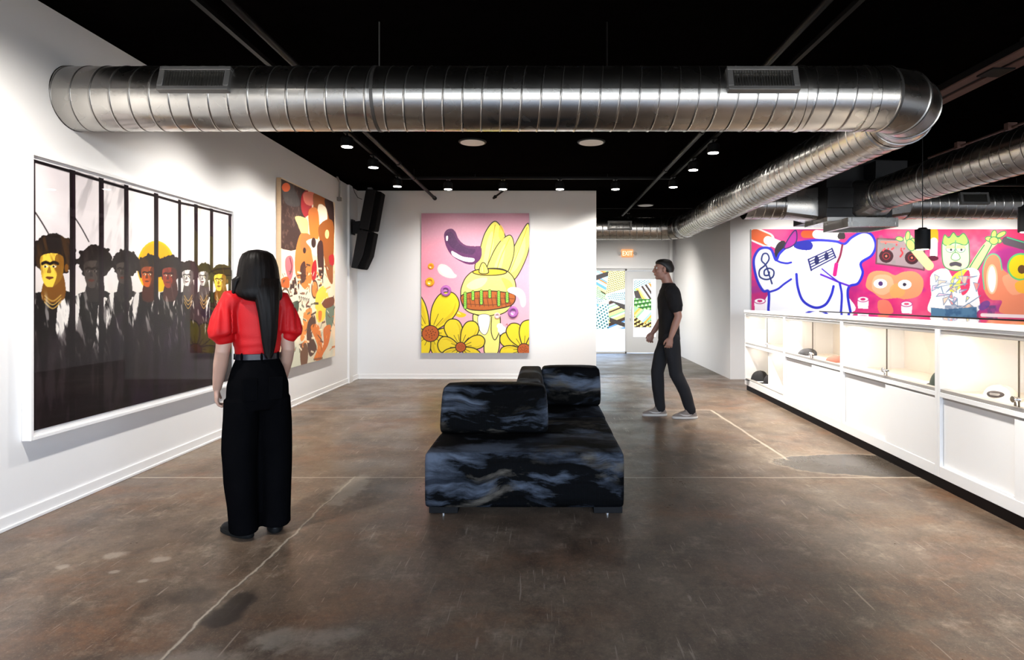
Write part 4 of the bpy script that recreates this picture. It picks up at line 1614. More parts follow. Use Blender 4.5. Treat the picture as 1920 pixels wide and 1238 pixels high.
for v in me.vertices:      # gathers in the sleeves and soft folds at the waist
    c = v.co
    if c.x < -.15 or c.x > .142:
        a = math.atan2(c.y + .02, abs(c.x) - .2)
        k = max(0, min(1, (1.39 - c.z) / .08)) * max(0, min(1, (c.z - 1.165) / .03))
        v.co = c + v.normal * (.0045 * math.sin(a * 9 + c.z * 5) * k)
    else:
        k = max(0, min(1, (1.26 - c.z) / .15))
        v.co = c + v.normal * (.004 * k * mnoise.noise(Vector((c.x * 9, c.y * 9, c.z * 26))))
tp = place('top', me, M_red, WO)
tp['label'] = 'red top with short puff sleeves'
part('collar_band', MB().tube([(.068 * math.cos(t), -.013 + .062 * math.sin(t), 1.436 + .006 * math.cos(2 * t)) for t in [2 * PI * k / 24 for k in range(25)]], .008, 8), M_red, tp)

M_trou = mat('black_trouser_cloth', (.0025, .0025, .003, 1), .9, var=.3, bump=.2, bscale=160, spec=0)
b = MB()
b.loft([(0, 0, 1.055, .123, .094), (0, 0, 1.03, .130, .100), (0, -.008, .97, .155, .116), (0, -.016, .88, .182, .134), (0, -.016, .80, .188, .136), (0, -.01, .74, .16, .12)][::-1], 40)
b.loft([(-.098, -.004, .80, .100, .124), (-.100, -.004, .66, .103, .122), (-.104, -.002, .50, .104, .118), (-.098, -.004, .32, .098, .115), (-.090, -.01, .16, .091, .112), (-.084, -.012, .035, .088, .110)][::-1], 32)
b.loft([(.098, -.004, .80, .100, .124), (.101, -.004, .66, .103, .122), (.106, .002, .50, .103, .118), (.108, -.002, .32, .100, .115), (.108, -.008, .16, .097, .112), (.108, -.010, .042, .095, .110)][::-1], 32)
b.bm.transform(Matrix.Diagonal((.91, .95, 1, 1)))
me = fuse(b, 'trousers', .008, 3)
wrinkle(me, .0075, 7, 2.2, 3.0)
tr = place('trousers', me, M_trou, WO)
part('back_pocket', MB().prism([(-.11, -.140, .93), (-.03, -.143, .93), (-.03, -.147, .80), (-.105, -.143, .80)], (0, .02, 0)), M_trou, tr, bevel=.004)
part('back_pocket', MB().prism([(.11, -.140, .93), (.03, -.143, .93), (.03, -.147, .80), (.105, -.143, .80)], (0, .02, 0)), M_trou, tr, bevel=.004)
M_belt = mat('dark_glossy_belt', (.008, .007, .014, 1), .3, var=.1, spec=.3)
rs = []
for z, r in ((1.028, .0), (1.030, .007), (1.062, .006), (1.064, 0)):
    rs.append([Vector(((.121 + r) * math.cos(2 * PI * k / 48), (.096 + r) * math.sin(2 * PI * k / 48), z)) for k in range(48)])
bl = part('belt', MB().rings(rs, cap=False), M_belt, WO)
part('buckle', MB().box(-.025, .025, .098, .112, 1.024, 1.068), M_chrome, bl, bevel=.004)
for a in (-90, -40, -140, 40, 140):
    t = math.radians(a)
    part('belt_loop', MB().ell((.129 * math.cos(t), .104 * math.sin(t), 1.045), (.007, .007, .026)), M_trou, bl)
M_shoe = mat('black_leather', (.004, .004, .004, 1), .5, var=.2, spec=.2)
M_sole = mat('black_rubber', (.005, .005, .005, 1), .7, spec=.15)
shoe(WO, 'shoe', (-.10, .055, 0), math.radians(24), M_shoe, M_sole, .27, .1)
shoe(WO, 'shoe', (.11, .055, 0), math.radians(-12), M_shoe, M_sole, .27, .1)

M_hair = hair_mat('dark_brown_hair', (.006, .0035, .0028, 1), .14)
secs = [(1.672, 0, -.006, .012, .015), (1.664, 0, -.006, .052, .062), (1.645, 0, -.004, .082, .094), (1.61, 0, -.006, .098, .108), (1.57, 0, -.018, .108, .104), (1.53, -.002, -.03, .113, .098),
        (1.49, -.004, -.038, .118, .094), (1.45, -.006, -.05, .126, .090), (1.42, -.006, -.062, .128, .080), (1.395, .0, -.078, .118, .062), (1.375, .012, -.092, .095, .042), (1.365, .02, -.1, .06, .025)]
rs = []
for z, cx, cy, rx, ry in secs:
    ring = []
    for k in range(72):
        a = 2 * PI * k / 72
        g = 1 + .012 * math.sin(a * 23 + z * 6) + .010 * mnoise.noise(Vector((math.cos(a) * 5, math.sin(a) * 5, z * 3)))
        ring.append(Vector((cx + rx * g * math.cos(a), cy + ry * g * math.sin(a), z)))
    rs.append(ring)
b = MB().rings(rs)
tail = []
for z, cx, cy, rx, ry in [(1.50, .015, -.10, .080, .030), (1.44, .02, -.118, .074, .028), (1.38, .026, -.128, .064, .026), (1.30, .03, -.131, .055, .022), (1.22, .034, -.127, .048, .020), (1.15, .036, -.120, .040, .017), (1.10, .037, -.114, .032, .014), (1.06, .037, -.112, .024, .010), (1.035, .037, -.114, .012, .006)]:
    ring = []
    for k in range(40):
        a = 2 * PI * k / 40
        g = 1 + .05 * math.sin(a * 11 + z * 9) + .03 * math.sin(a * 5 - z * 14)
        ring.append(Vector((cx + rx * g * math.cos(a), cy + ry * g * math.sin(a), z)))
    tail.append(ring)
b.rings(tail)
# locks falling forward over the left shoulder
for (x, y, zt, zb, xb, yb) in ((-.10, .0, 1.50, 1.20, -.128, .10), (-.085, .03, 1.50, 1.16, -.10, .125), (.10, .0, 1.50, 1.22, .118, .11), (-.105, -.045, 1.50, 1.40, -.142, -.05)):
    b.tube([(x, y, zt), ((x + xb) / 2 * 1.04, (y + yb) / 2, (zt + zb) / 2 + .03), (xb, yb, zb)], [(.02, .03), (.022, .03), (.006, .008)], 12, True)
hr = part('hair', b, M_hair, WO, angle=80)
hr['label'] = 'long straight dark hair'

# ---- man walking by the passage
WA = thing('person', 'man in a black t-shirt, dark trousers and grey sneakers walking across the passage', 'person', (1.50, 7.2, 0), PI / 2)
M_skin2 = skin_mat('tan_skin', (.36, .19, .14, 1))
HC2 = (0, .075, 1.735)
b = MB()
head(b, HC2, 1.05)
b.tube([(0, .0, 1.50), (0, .02, 1.58), (0, .055, 1.68)], [.075, .06, .056], 18)
b.loft([(0, 0, .88, .12, .09), (0, 0, .95, .16, .112), (0, 0, 1.05, .155, .108), (0, 0, 1.15, .15, .105), (0, .004, 1.28, .168, .112), (0, .006, 1.40, .185, .115), (0, 0, 1.48, .175, .095), (0, 0, 1.53, .11, .07), (0, 0, 1.56, .06, .055)], 32)
legs = {-1: [(-.09, 0, .93), (-.095, -.03, .72), (-.09, -.06, .52), (-.088, -.16, .32), (-.085, -.235, .10)], 1: [(.09, 0, .93), (.095, .07, .72), (.09, .12, .52), (.088, .11, .32), (.085, .085, .10)]}
arms = {-1: ((-.195, 0, 1.47), (-.235, -.055, 1.19), (-.235, .03, .95)), 1: ((.195, 0, 1.47), (.235, .0, 1.19), (.235, .15, .98))}
for sx in (-1, 1):
    b.tube(legs[sx], [.088, .076, .058, .056, .042], 16, True)
    S, E, W_ = [Vector(p) for p in arms[sx]]
    b.tube([S, S.lerp(E, .5), E, E.lerp(W_, .35), E.lerp(W_, .75), W_], [.06, .052, .043, .044, .035, .028], 18, True)
    hand(b, W_, (W_ - E) * Vector((1, .6, 1)), (-sx, -.1, 0), (0, 1, .2), 1.06, (22, 40, 45))
    a = Vector(legs[sx][-1])
    b.tube([a + Vector((0, -.02, -.045)), a + Vector((0, .05, -.05)), a + Vector((0, .11, -.06))], [.03, .028, .02], 14, True)
place('body', fuse(b, 'body', .0055, 3), M_skin2, WA)
eyes(WA, HC2, 1.05)
M_tee = mat('black_jersey', (.012, .011, .012, 1), .85, var=.2, bump=.1, bscale=200, spec=.2)
b = MB()
b.loft([(0, 0, .90, .170, .124), (0, 0, .98, .168, .122), (0, 0, 1.15, .165, .118), (0, .004, 1.28, .182, .125), (0, .006, 1.40, .198, .126), (0, 0, 1.49, .188, .106), (0, .002, 1.545, .115, .082), (0, .006, 1.575, .08, .074)], 40)
for sx in (-1, 1):
    S, E, W_ = [Vector(p) for p in arms[sx]]
    b.tube([S + Vector((-sx * .03, 0, .0)), S.lerp(E, .2), S.lerp(E, .62), S.lerp(E, .66)], [.084, .084, .08, .07], 20, True)
me = fuse(b, 'tshirt', .008, 4)
wrinkle(me, .006, 8, 6, 1.0)
place('tshirt', me, M_tee, WA)
M_pant = mat('charcoal_denim', (.022, .022, .025, 1), .85, var=.25, bump=.15, bscale=250, spec=.1)
b = MB()
b.loft([(0, 0, .86, .15, .115), (0, 0, .93, .170, .124), (0, 0, 1.0, .162, .116)], 36)
for sx in (-1, 1):
    lg = [Vector(p) for p in legs[sx]]
    lg[-1].z = .095
    b.tube(lg, [.102, .090, .078, .070, .060], 22, True)
me = fuse(b, 'trousers', .008, 4)
wrinkle(me, .006, 9, 4, 5.0)
place('trousers', me, M_pant, WA)
M_snk = mat('taupe_knit', (.24, .20, .175, 1), .8, var=.15, bump=.3, bscale=300)
M_snks = mat('off_white_rubber', (.6, .56, .52, 1), .6)
for at in ((-.085, -.165, 0), (.085, .155, 0)):
    s_, M = shoe(WA, 'sneaker', at, 0, M_snk, M_snks, .30, .115)
    for sx in (-1, 1):       # curved tick on either side of each sneaker
        q = [(.075, .062), (.03, .040), (-.015, .036), (-.045, .040), (-.115, .071), (-.05, .050), (-.02, .048), (.03, .052)]
        pts = [M @ Vector((sx * (.0445 - max(0, (z - .045)) * .12 - max(0, y - .03) * .10 - max(0, -y - .06) * .1), y, z)) for y, z in q]
        part('tick_mark', MB().prism(pts, (-sx * .006, 0, 0)), M_snks, s_, smooth=False)
rs = []
for k in range(10):
    z, r = [(1.70, .0), (1.72, .0), (1.745, .0), (1.77, .0), (1.80, 0), (1.82, 0), (1.835, 0), (1.848, 0), (1.855, 0), (1.858, 0)][k]
    rx, ry, cy = [(.078, .045, -.0), (.082, .066, .01), (.085, .082, .02), (.086, .092, .035), (.082, .101, .058), (.077, .098, .062), (.067, .088, .062), (.05, .068, .062), (.03, .042, .062), (.01, .012, .062)][k]
    rs.append([Vector((rx * math.cos(2 * PI * i / 40) * (1 + .02 * math.sin(i * 7.1)), cy + ry * math.sin(2 * PI * i / 40), z)) for i in range(40)])
part('hair', MB().rings(rs), hair_mat('short_black_hair', (.02, .016, .014, 1), .3), WA)
# ------------------------------------------------------------------ pictures
M_paint = vcol_mat('acrylic_on_canvas', .5, .35, .15, 220)
M_print = vcol_mat('photographic_print', .35, .08, .02, 60)
M_wood = mat('pale_wood_edge', (.62, .43, .27, 1), .55, var=.12, stretch=(1, 1, 12))
M_whiteframe = mat('white_frame_lacquer', (.84, .83, .83, 1), .35, var=.01)


def on_left(Xp, ox, oy, sc):
    def tf(cx, cy):
        px, py = ox + cx * sc, oy + cy * sc
        Y = -Xp * F / (VX - px)
        return Y, EYE - (py - VY) * Y / F
    return tf


# ---- large photograph on the left wall
XP = -3.14
Y0, Y1p, Z0, Z1 = 3.774, 6.28, .505, 2.295
t0 = on_left(XP, 0, 240, .501)
tf = lambda x, y: (t0(x, y)[0] - (Y0 + .02), t0(x, y)[1] - (Z0 + .055))
W_, H_ = Y1p - Y0 - .04, Z1 - Z0 - .098
a = Art(W_, H_, .0042, tf, (236, 228, 228), 11)
U, V = np.meshgrid(a.u / W_, a.v / H_)
n1 = a.noise(.35, 4)
n2 = a.noise(.05, 4, 1, 5)
n3 = a.noise(.03, 3, 1, 4, .3)
n4 = a.noise(.09, 4, .6, 2.5, -.35)
a.blend(np.clip((.26 - U) / .2, 0, 1) * np.clip((n1 - .25) * 2, 0, 1), (188, 178, 184), .8)
a.blend(np.clip((V - .62) * 2, 0, 1) * np.clip((n4 - .45) * 5, 0, 1) * (U > .12) * (U < .38), (150, 144, 146), .75)
a.blend(np.clip((V - .70) * 3, 0, 1) * np.clip((n4 - .42) * 5, 0, 1) * (U > .62) * (U < .78), (190, 178, 160), .7)
a.blend(np.clip((.62 - V) * 3, 0, 1) * np.clip(1 - abs(V - .55) * 3, 0, 1), (255, 240, 190), .5)
DK, BR = (20, 14, 15), (40, 28, 27)
a.ell((592, 520), 70, 98, (250, 190, 10))
a.ell((592, 500), 56, 70, (255, 160, 0), 0, .6)
figs = [(208, 452, 76, 540, 300, 'yellow'), (362, 482, 62, 560, 236, 'dark'), (474, 492, 48, 575, 205, 'dark'), (566, 508, 46, 570, 190, 'orange'), (644, 512, 46, 575, 178, 'red'), (712, 524, 36, 575, 150, 'bw'), (770, 530, 32, 580, 130, 'bw'), (832, 538, 38, 580, 130, 'yellow')]
skin = {'yellow': ((248, 205, 70), (120, 74, 20)), 'dark': ((70, 60, 56), (40, 33, 32)), 'orange': ((205, 92, 24), (70, 30, 18)), 'red': ((150, 52, 32), (62, 28, 24)), 'bw': ((236, 228, 222), (70, 62, 60))}
rs_ = np.random.RandomState(4)
for (x, y, r, fy, sw, kind) in figs:
    lt, dk = skin[kind]
    # shoulders and pale cape
    w = sw * .5
    a.poly([(x - w * .62, 640), (x - r * .5, 612), (x + r * .6, 608), (x + w * .7, 650), (x + w * .95, 760), (x + w * 1.0, 1180), (x - w * .9, 1180), (x - w * .85, 760)], DK)
    a.poly([(x + r * .35, 640), (x + w * .52, 655), (x + w * .62, 740), (x + w * .62, 905), (x + w * .30, 850), (x - w * .12, 880), (x + w * .05, 770)], (238, 232, 226), tex=np.clip((n3 - .32) * 6, 0, 1))
    a.poly([(x - w * .62, 650), (x - r * .8, 622), (x - w * .62, 800)], (232, 226, 220), tex=np.clip((n3 - .40) * 6, 0, 1))
    # rounded hair behind the face
    hp = []
    for k in range(44):
        t = 2 * PI * k / 44
        rr = r * (.98 + .10 * rs_.rand())
        hp.append((x + r * .08 + rr * .98 * math.cos(t), y + r * .30 - rr * 1.0 * math.sin(t)))
    a.poly(hp, (30, 22, 21), False)
    for k in range(46):
        t = 2 * PI * rs_.rand()
        rr = r * (.86 + .18 * rs_.rand())
        a.ell((x + r * .08 + rr * math.cos(t), y + r * .30 - rr * math.sin(t)), r * (.07 + .09 * rs_.rand()), r * (.07 + .09 * rs_.rand()), (30, 22, 21))
    a.poly(hp, (118, 74, 24) if kind in ('yellow', 'orange') else (70, 58, 54), False, .35, np.clip((n3 - .55) * 7, 0, 1))
    # neck and face
    fr = r * .66
    a.poly([(x - fr * .55, y + r * 1.5), (x + fr * .7, y + r * 1.2), (x + fr * .85, 640), (x - fr * .75, 645)], dk)
    face = [(x - fr * .92, y + r * .45), (x - fr * .5, y + r * .26), (x + fr * .2, y + r * .24), (x + fr * .75, y + r * .42), (x + fr * .8, y + r * 1.0), (x + fr * .62, y + r * 1.5), (x + fr * .05, y + r * 1.86), (x - fr * .5, y + r * 1.84), (x - fr * .8, y + r * 1.45), (x - fr * .9, y + r * .95)]
    a.poly(face, lt)
    a.poly([(x + fr * .25, y + r * .3), (x + fr * .78, y + r * .42), (x + fr * .8, y + r * 1.0), (x + fr * .6, y + r * 1.55), (x + fr * .05, y + r * 1.86), (x + fr * .3, y + r * 1.3), (x + fr * .12, y + r * .9)], dk, alpha=.8)
    a.poly(face, dk, True, .5, np.clip((n3 - .52) * 6, 0, 1))
    for sx in (-.52, .10):
        a.stroke([(x + fr * (sx - .26), y + r * .74), (x + fr * sx, y + r * .67), (x + fr * (sx + .28), y + r * .74)], .016 * r / 60, (30, 20, 16))
        a.ell((x + fr * sx, y + r * .88), fr * .17, r * .06, (240, 225, 190) if kind != 'dark' else (100, 92, 88))
        a.ell((x + fr * (sx - .05), y + r * .88), fr * .08, r * .06, (20, 14, 12))
    a.poly([(x - fr * .25, y + r * .85), (x - fr * .12, y + r * 1.15), (x - fr * .28, y + r * 1.22), (x - fr * .44, y + r * 1.16)], dk, alpha=.75)
    a.poly([(x - fr * .55, y + r * 1.42), (x - fr * .28, y + r * 1.36), (x + fr * .08, y + r * 1.42), (x - fr * .25, y + r * 1.52)], (90, 40, 26), alpha=.9)
    a.ell((x + fr * 1.02, y + r * .95), fr * .14, r * .2, dk)
    if kind in ('yellow', 'bw'):
        for k in range(3):
            a.stroke([(x - r * .4, 628 + k * 12), (x, 648 + k * 14), (x + r * .4, 626 + k * 12)], .008, (190, 150, 70))
# dark merging lower half
low = np.clip((.40 - .04 * U - V + (n4 - .5) * .30) * 14, 0, 1)
a.blend(low, (26, 18, 21), .96)
a.blend(low * np.clip((n2 - .5) * 6, 0, 1), (52, 42, 46), .55)
a.blend(np.clip(low * np.clip((n1 - .45) * 4, 0, 1) * (U > .3), 0, 1), (38, 22, 42), .6)
a.blend(np.clip((.62 - V) * 6, 0, 1) * np.clip((n3 - .62) * 9, 0, 1) * np.clip((V - .2) * 5, 0, 1), (215, 208, 204), .55)
# pale sliver before the first bar, with a zig-zag edge
a.poly([(80, 60), (119, 60), (119, 1180), (80, 1180)], (238, 232, 230), False)
for k in range(16):
    a.stroke([(80, 900 + k * 18), (100, 872 + k * 18), (120, 900 + k * 18)], .010, (60, 50, 52), False, .35 + .04 * k)
a.stroke([(80, 620), (100, 580), (120, 625)], .012, (40, 32, 34), False)
a.stroke([(132, 300), (165, 350), (200, 410)], .010, DK)
a.stroke([(285, 328), (315, 375), (342, 425)], .010, DK)
# the vertical bars and the ragged top edge
for x, w in ((127, .062), (281, .052), (388, .050), (481, .050), (592, .058), (679, .044), (740, .058), (798, .058), (866, .058)):
    a.stroke([(x, 80), (x + 1, 400), (x, 800), (x, 1190)], w, (22, 14, 17))
    a.stroke([(x + 5, 80), (x + 5, 700)], .006, (70, 30, 60), False, .5)
a.stroke([(120, 118), (281, 165), (388, 198), (481, 225), (592, 255), (679, 280), (740, 293), (800, 308), (880, 328)], .022, (24, 18, 20), False)
PH = thing('framed_photograph', 'large white framed photograph of repeated dark haired figures behind vertical bars on the left wall', 'framed photograph', (XL, (Y0 + Y1p) / 2, Z0))
fr = MB()
for (y0, y1, z0, z1) in ((Y0, Y0 + .022, Z0, Z1), (Y1p - .022, Y1p, Z0, Z1), (Y0 + .022, Y1p - .022, Z0, Z0 + .022), (Y0 + .022, Y1p - .022, Z1 - .022, Z1)):
    fr.box(XL + .002, XP, y0, y1, z0, z1)
part('frame', fr, M_whiteframe, PH, world=True, smooth=False, bevel=.002)
part('mount_board', MB().box(XL + .01, XP - .022, Y0 + .022, Y1p - .022, Z0 + .022, Z1 - .022), M_whiteframe, PH, world=True, smooth=False)
me = a.mesh('print')
me.transform(Matrix.Translation((XP - .018, Y0 + .02, Z0 + .055)) @ Matrix.Rotation(PI / 2, 4, 'Z'))
place('print', me, M_print, PH, world=True, smooth=False)
part('acrylic_glazing', MB().box(XP - .008, XP - .005, Y0 + .022, Y1p - .022, Z0 + .022, Z1 - .022), M_acryl, PH, world=True, smooth=False)

# ---- brown and orange painting further along the left wall
XP2 = -3.14
Y0, Y1p, Z0, Z1 = 7.40, 9.33, .525, 2.855
t1 = on_left(XP2, 500, 310, .323)
tf = lambda x, y: (t1(x, y)[0] - Y0, t1(x, y)[1] - Z0)
a = Art(Y1p - Y0, Z1 - Z0, .006, tf, (246, 226, 196), 21)
U, V = np.meshgrid(a.u, a.v)
U, V = U / (Y1p - Y0), V / (Z1 - Z0)
a.blend(np.clip((a.noise(.5, 3) - .4) * 3, 0, 1), (250, 205, 160), .7)
a.blend(np.clip((.35 - V) * 4, 0, 1) * np.clip((a.noise(.4, 3) - .45) * 4, 0, 1), (196, 200, 180), .8)
OR, BRN, DB, PK, YL, RD_, TN, CRM, GN = (224, 122, 42), (150, 82, 30), (52, 30, 26), (206, 104, 110), (240, 200, 70), (178, 22, 34), (205, 140, 92), (252, 236, 205), (112, 128, 108)
tex = a.noise(.06, 3)
a.poly([(70, 72), (230, 145), (225, 330), (210, 480), (140, 498), (70, 480)], DB, False)
a.poly([(70, 72), (230, 145), (225, 330), (210, 480), (140, 498), (70, 480)], (110, 84, 72), False, .7, np.clip((tex - .56) * 8, 0, 1))
a.poly([(90, 120), (140, 110), (190, 200), (180, 240), (110, 220)], (74, 72, 72), alpha=.8)
a.ell((112, 128), 24, 26, (230, 100, 50))
a.poly([(205, 170), (240, 150), (262, 250), (225, 300), (200, 250)], RD_)
a.poly([(215, 160), (275, 160), (285, 205), (255, 235), (220, 215)], (240, 130, 110))
a.poly([(270, 170), (330, 185), (355, 215), (360, 330), (330, 420), (290, 380)], BRN)
a.poly([(300, 230), (345, 250), (350, 330), (330, 370), (300, 330)], CRM)
a.poly([(335, 200), (385, 215), (392, 400), (375, 400), (360, 300)], DB)
a.poly([(245, 260), (290, 250), (305, 330), (300, 420), (260, 440), (245, 350)], OR)
a.poly([(165, 300), (210, 300), (240, 330), (235, 420), (205, 400), (180, 345)], (248, 205, 130))
a.poly([(300, 360), (385, 330), (385, 600), (380, 690), (350, 640), (330, 520)], BRN)
a.ell((350, 400), 12, 26, (250, 200, 130))
a.poly([(190, 410), (220, 395), (250, 420), (262, 520), (275, 600), (250, 700), (220, 720), (170, 640), (165, 520)], (212, 122, 52))
a.poly([(205, 400), (250, 405), (250, 470), (220, 500), (195, 470)], (190, 112, 56))
a.ell((219, 495), 9, 18, DB)
a.poly([(230, 440), (290, 430), (300, 520), (270, 520), (255, 480)], CRM)
a.ell((272, 450), 14, 30, DB)
a.poly([(292, 470), (325, 450), (330, 640), (305, 640)], (60, 30, 26))
a.poly([(110, 540), (140, 525), (155, 560), (150, 640), (130, 670), (108, 600)], PK)
a.stroke([(135, 540), (145, 590), (135, 630)], .03, (120, 40, 60))
a.poly([(195, 590), (222, 560), (225, 660), (200, 680)], (70, 38, 30))
a.poly([(262, 590), (285, 550), (290, 640), (265, 670)], RD_)
a.poly([(360, 530), (388, 520), (390, 575), (370, 580)], RD_)
a.poly([(85, 660), (125, 650), (130, 710), (85, 705)], (190, 92, 38))
a.poly([(135, 690), (180, 640), (185, 740), (140, 745)], DB, tex=np.clip((tex - .38) * 8, 0, 1))
a.ell((108, 755), 22, 38, CRM, outline=(100, 70, 60), ow=.03)
a.ell((278, 720), 18, 50, (220, 130, 60), outline=(80, 40, 30), ow=.025)
a.stroke([(290, 650), (320, 620), (325, 680)], .03, DB)
for k in range(6):
    a.poly([(185 + k * 11, 760 + k * 3), (192 + k * 11, 758 + k * 3), (190 + k * 11, 790 + k * 3)], DB, False)
a.poly([(150, 800), (185, 790), (182, 850), (160, 850)], (60, 76, 64))
a.poly([(120, 860), (160, 870), (170, 900), (150, 1000), (125, 990)], (240, 150, 70))
a.poly([(285, 760), (330, 700), (360, 770), (350, 830), (330, 900), (290, 900)], (240, 208, 70))
a.poly([(345, 830), (388, 800), (388, 900), (365, 960), (345, 920)], GN)
a.poly([(300, 850), (320, 850), (315, 900), (302, 900)], OR)
a.poly([(320, 790), (385, 765), (388, 810), (340, 830)], (120, 62, 34))
a.poly([(220, 850), (260, 830), (255, 900), (215, 1010), (195, 1010), (205, 930)], (230, 140, 66))
a.poly([(240, 910), (275, 870), (285, 930), (262, 980), (290, 1060), (250, 1110), (232, 1000)], (84, 54, 44))
a.poly([(255, 940), (300, 930), (320, 1020), (318, 1125), (275, 1125), (295, 1050)], (222, 122, 48))
a.poly([(330, 950), (372, 930), (360, 1030), (330, 1090), (310, 1130), (300, 1100), (330, 1040)], (216, 112, 42))
a.poly([(195, 1050), (225, 1030), (240, 1080), (232, 1160), (200, 1165)], (110, 74, 54))
a.poly([(110, 1080), (150, 1060), (145, 1150), (110, 1190)], (246, 186, 120))
for k in range(170):
    x, y = 90 + 300 * a.rng.rand(), 560 + 540 * a.rng.rand()
    a.stroke([(x, y), (x + 12 * a.rng.randn(), y + 16 * a.rng.randn())], .012 + .02 * a.rng.rand(), [DB, CRM, (110, 60, 40), CRM, (200, 110, 60), (90, 96, 80), (240, 150, 80)][k % 7], False, .85)
for k in range(9):
    a.stroke([(272 + k * 6, 1132 - k), (274 + k * 6, 1122 - k), (277 + k * 6, 1134 - k)], .012, (70, 40, 30), False)
BP = thing('painting', 'tall abstract painting in browns and oranges on the left wall', 'painting', (XL, (Y0 + Y1p) / 2, Z0))
part('stretcher', MB().box(XL + .002, XP2, Y0, Y1p, Z0, Z1), M_wood, BP, world=True, smooth=False, bevel=.002)
me = a.mesh('painted_canvas')
me.transform(Matrix.Translation((XP2 + .0012, Y0, Z0)) @ Matrix.Rotation(PI / 2, 4, 'Z'))
place('painted_canvas', me, M_paint, BP, world=True, smooth=False)

# ---- yellow still life of blooms on the white wall at the end
YP = 10.62
t2 = lambda x, y: (x, y)
X0, X1, Z0, Z1 = -2.078, -.212, .46, 2.879
tf = lambda x, y: ((x - 80) / 835 * (X1 - X0), (1160 - y) / 1080 * (Z1 - Z0))
a = Art(X1 - X0, Z1 - Z0, .005, tf, (230, 160, 180), 31)
U, V = np.meshgrid(a.u / (X1 - X0), a.v / (Z1 - Z0))
a.blend(np.clip((V - .55) * 2.4, 0, 1), (190, 138, 158), .95)
a.blend(np.clip(1 - abs(V - .6) * 4, 0, 1) * np.clip(1.1 - U * 1.6, 0, 1), (238, 128, 150), .8)
a.blend(np.clip((.45 - V) * 3, 0, 1), (240, 178, 190), .8)
OL = (28, 20, 16)
YE_, YD, YO = (246, 232, 96), (226, 200, 24), (250, 214, 60)
ow = .017
# three tall petals standing in a round patterned vase
def petal(pts, vein, lite):
    a.poly(pts, YE_, outline=OL, ow=ow)
    a.poly(lite, (252, 244, 140), alpha=.7)
    a.stroke(vein, .012, (196, 160, 20))


petal([(500, 520), (530, 380), (575, 230), (650, 142), (715, 220), (735, 330), (660, 520)], [(590, 500), (625, 330), (652, 170)], [(560, 480), (590, 300), (630, 220), (640, 330), (600, 480)])
petal([(700, 560), (760, 420), (850, 240), (912, 160), (918, 330), (870, 480), (790, 600)], [(760, 550), (830, 380), (900, 190)], [(760, 520), (830, 360), (880, 260), (880, 380), (810, 520)])
petal([(590, 540), (620, 420), (690, 300), (770, 250), (800, 340), (780, 460), (720, 560)], [(660, 530), (700, 410), (765, 270)], [(640, 520), (690, 380), (730, 320), (720, 420), (690, 520)])
a.poly([(690, 170), (722, 220), (712, 300), (680, 260)], (244, 196, 60), alpha=.8)
# round vase with an open rim and a brown woven band
a.poly([(385, 700), (395, 640), (430, 570), (500, 520), (620, 505), (720, 515), (785, 565), (812, 640), (800, 740), (750, 830), (660, 870), (540, 870), (440, 840), (395, 780)], (246, 236, 120), outline=OL, ow=ow)
a.ell((610, 535), 132, 26, (206, 176, 40), 0, 1, OL, ow)
petal([(530, 540), (545, 470), (575, 470), (600, 540)], [(565, 535), (562, 480)], [(550, 530), (556, 490), (566, 530)])
a.poly([(430, 640), (500, 590), (590, 580), (560, 640), (480, 670)], (252, 248, 180), alpha=.7)
a.poly([(700, 580), (780, 620), (790, 740), (720, 820), (740, 680)], (236, 222, 70), alpha=.7)
a.poly([(388, 720), (470, 690), (600, 680), (720, 690), (806, 715), (780, 790), (640, 825), (540, 832), (450, 822), (400, 785)], (176, 92, 32), outline=OL, ow=ow)
for k in range(11):
    a.stroke([(415 + k * 34, 712), (432 + k * 34, 800)], .012, (112, 54, 20), False)
a.stroke([(400, 745), (600, 735), (800, 742)], .012, (112, 54, 20))
a.stroke([(410, 780), (600, 790), (780, 775)], .012, (112, 54, 20))
for x, y, l in ((420, 700, 110), (480, 690, 52), (545, 684, 92), (610, 682, 44), (680, 690, 98), (745, 700, 62)):
    a.stroke([(x, y), (x, y + l)], .062, OL)
    a.stroke([(x, y), (x, y + l)], .044, (140, 205, 70))
    for k in range(int(l / 14)):
        a.stroke([(x - 9, y + 10 + k * 14), (x + 9, y + 2 + k * 14)], .006, (60, 120, 40), False)
# foot of the vase
a.poly([(480, 868), (530, 872), (620, 872), (685, 862), (690, 1000), (670, 1165), (575, 1165), (560, 1080), (500, 1000)], (248, 238, 130), outline=OL, ow=ow)
a.poly([(522, 872), (610, 872), (600, 980), (570, 1020), (530, 980)], (252, 250, 230), outline=OL, ow=.008)
a.stroke([(625, 880), (622, 1000), (650, 1060), (685, 1000)], .014, OL)
# aubergine bean and sweets
a.poly([(256, 250), (275, 210), (315, 200), (345, 225), (370, 280), (420, 325), (490, 335), (535, 335), (550, 370), (540, 430), (500, 470), (440, 475), (370, 445), (310, 400), (270, 330)], (84, 30, 82))
a.poly([(270, 250), (300, 225), (330, 240), (370, 310), (440, 350), (500, 360), (470, 400), (380, 380), (300, 330)], (64, 22, 70), alpha=.8)
a.poly([(315, 372), (345, 385), (400, 415), (487, 430), (480, 455), (420, 452), (350, 425), (318, 400)], (252, 240, 240))
a.poly([(273, 258), (286, 258), (284, 290), (273, 290)], (250, 238, 240))


def sweet(x, y, rx, ry, c1, c2, rot=0.0):
    a.ell((x, y), rx, ry, c1, rot)
    a.ell((x - rx * .15, y - ry * .1), rx * .65, ry * .62, c2, rot)
    a.ell((x - rx * .2, y + ry * .35), rx * .3, ry * .16, (255, 250, 245), rot + .5)


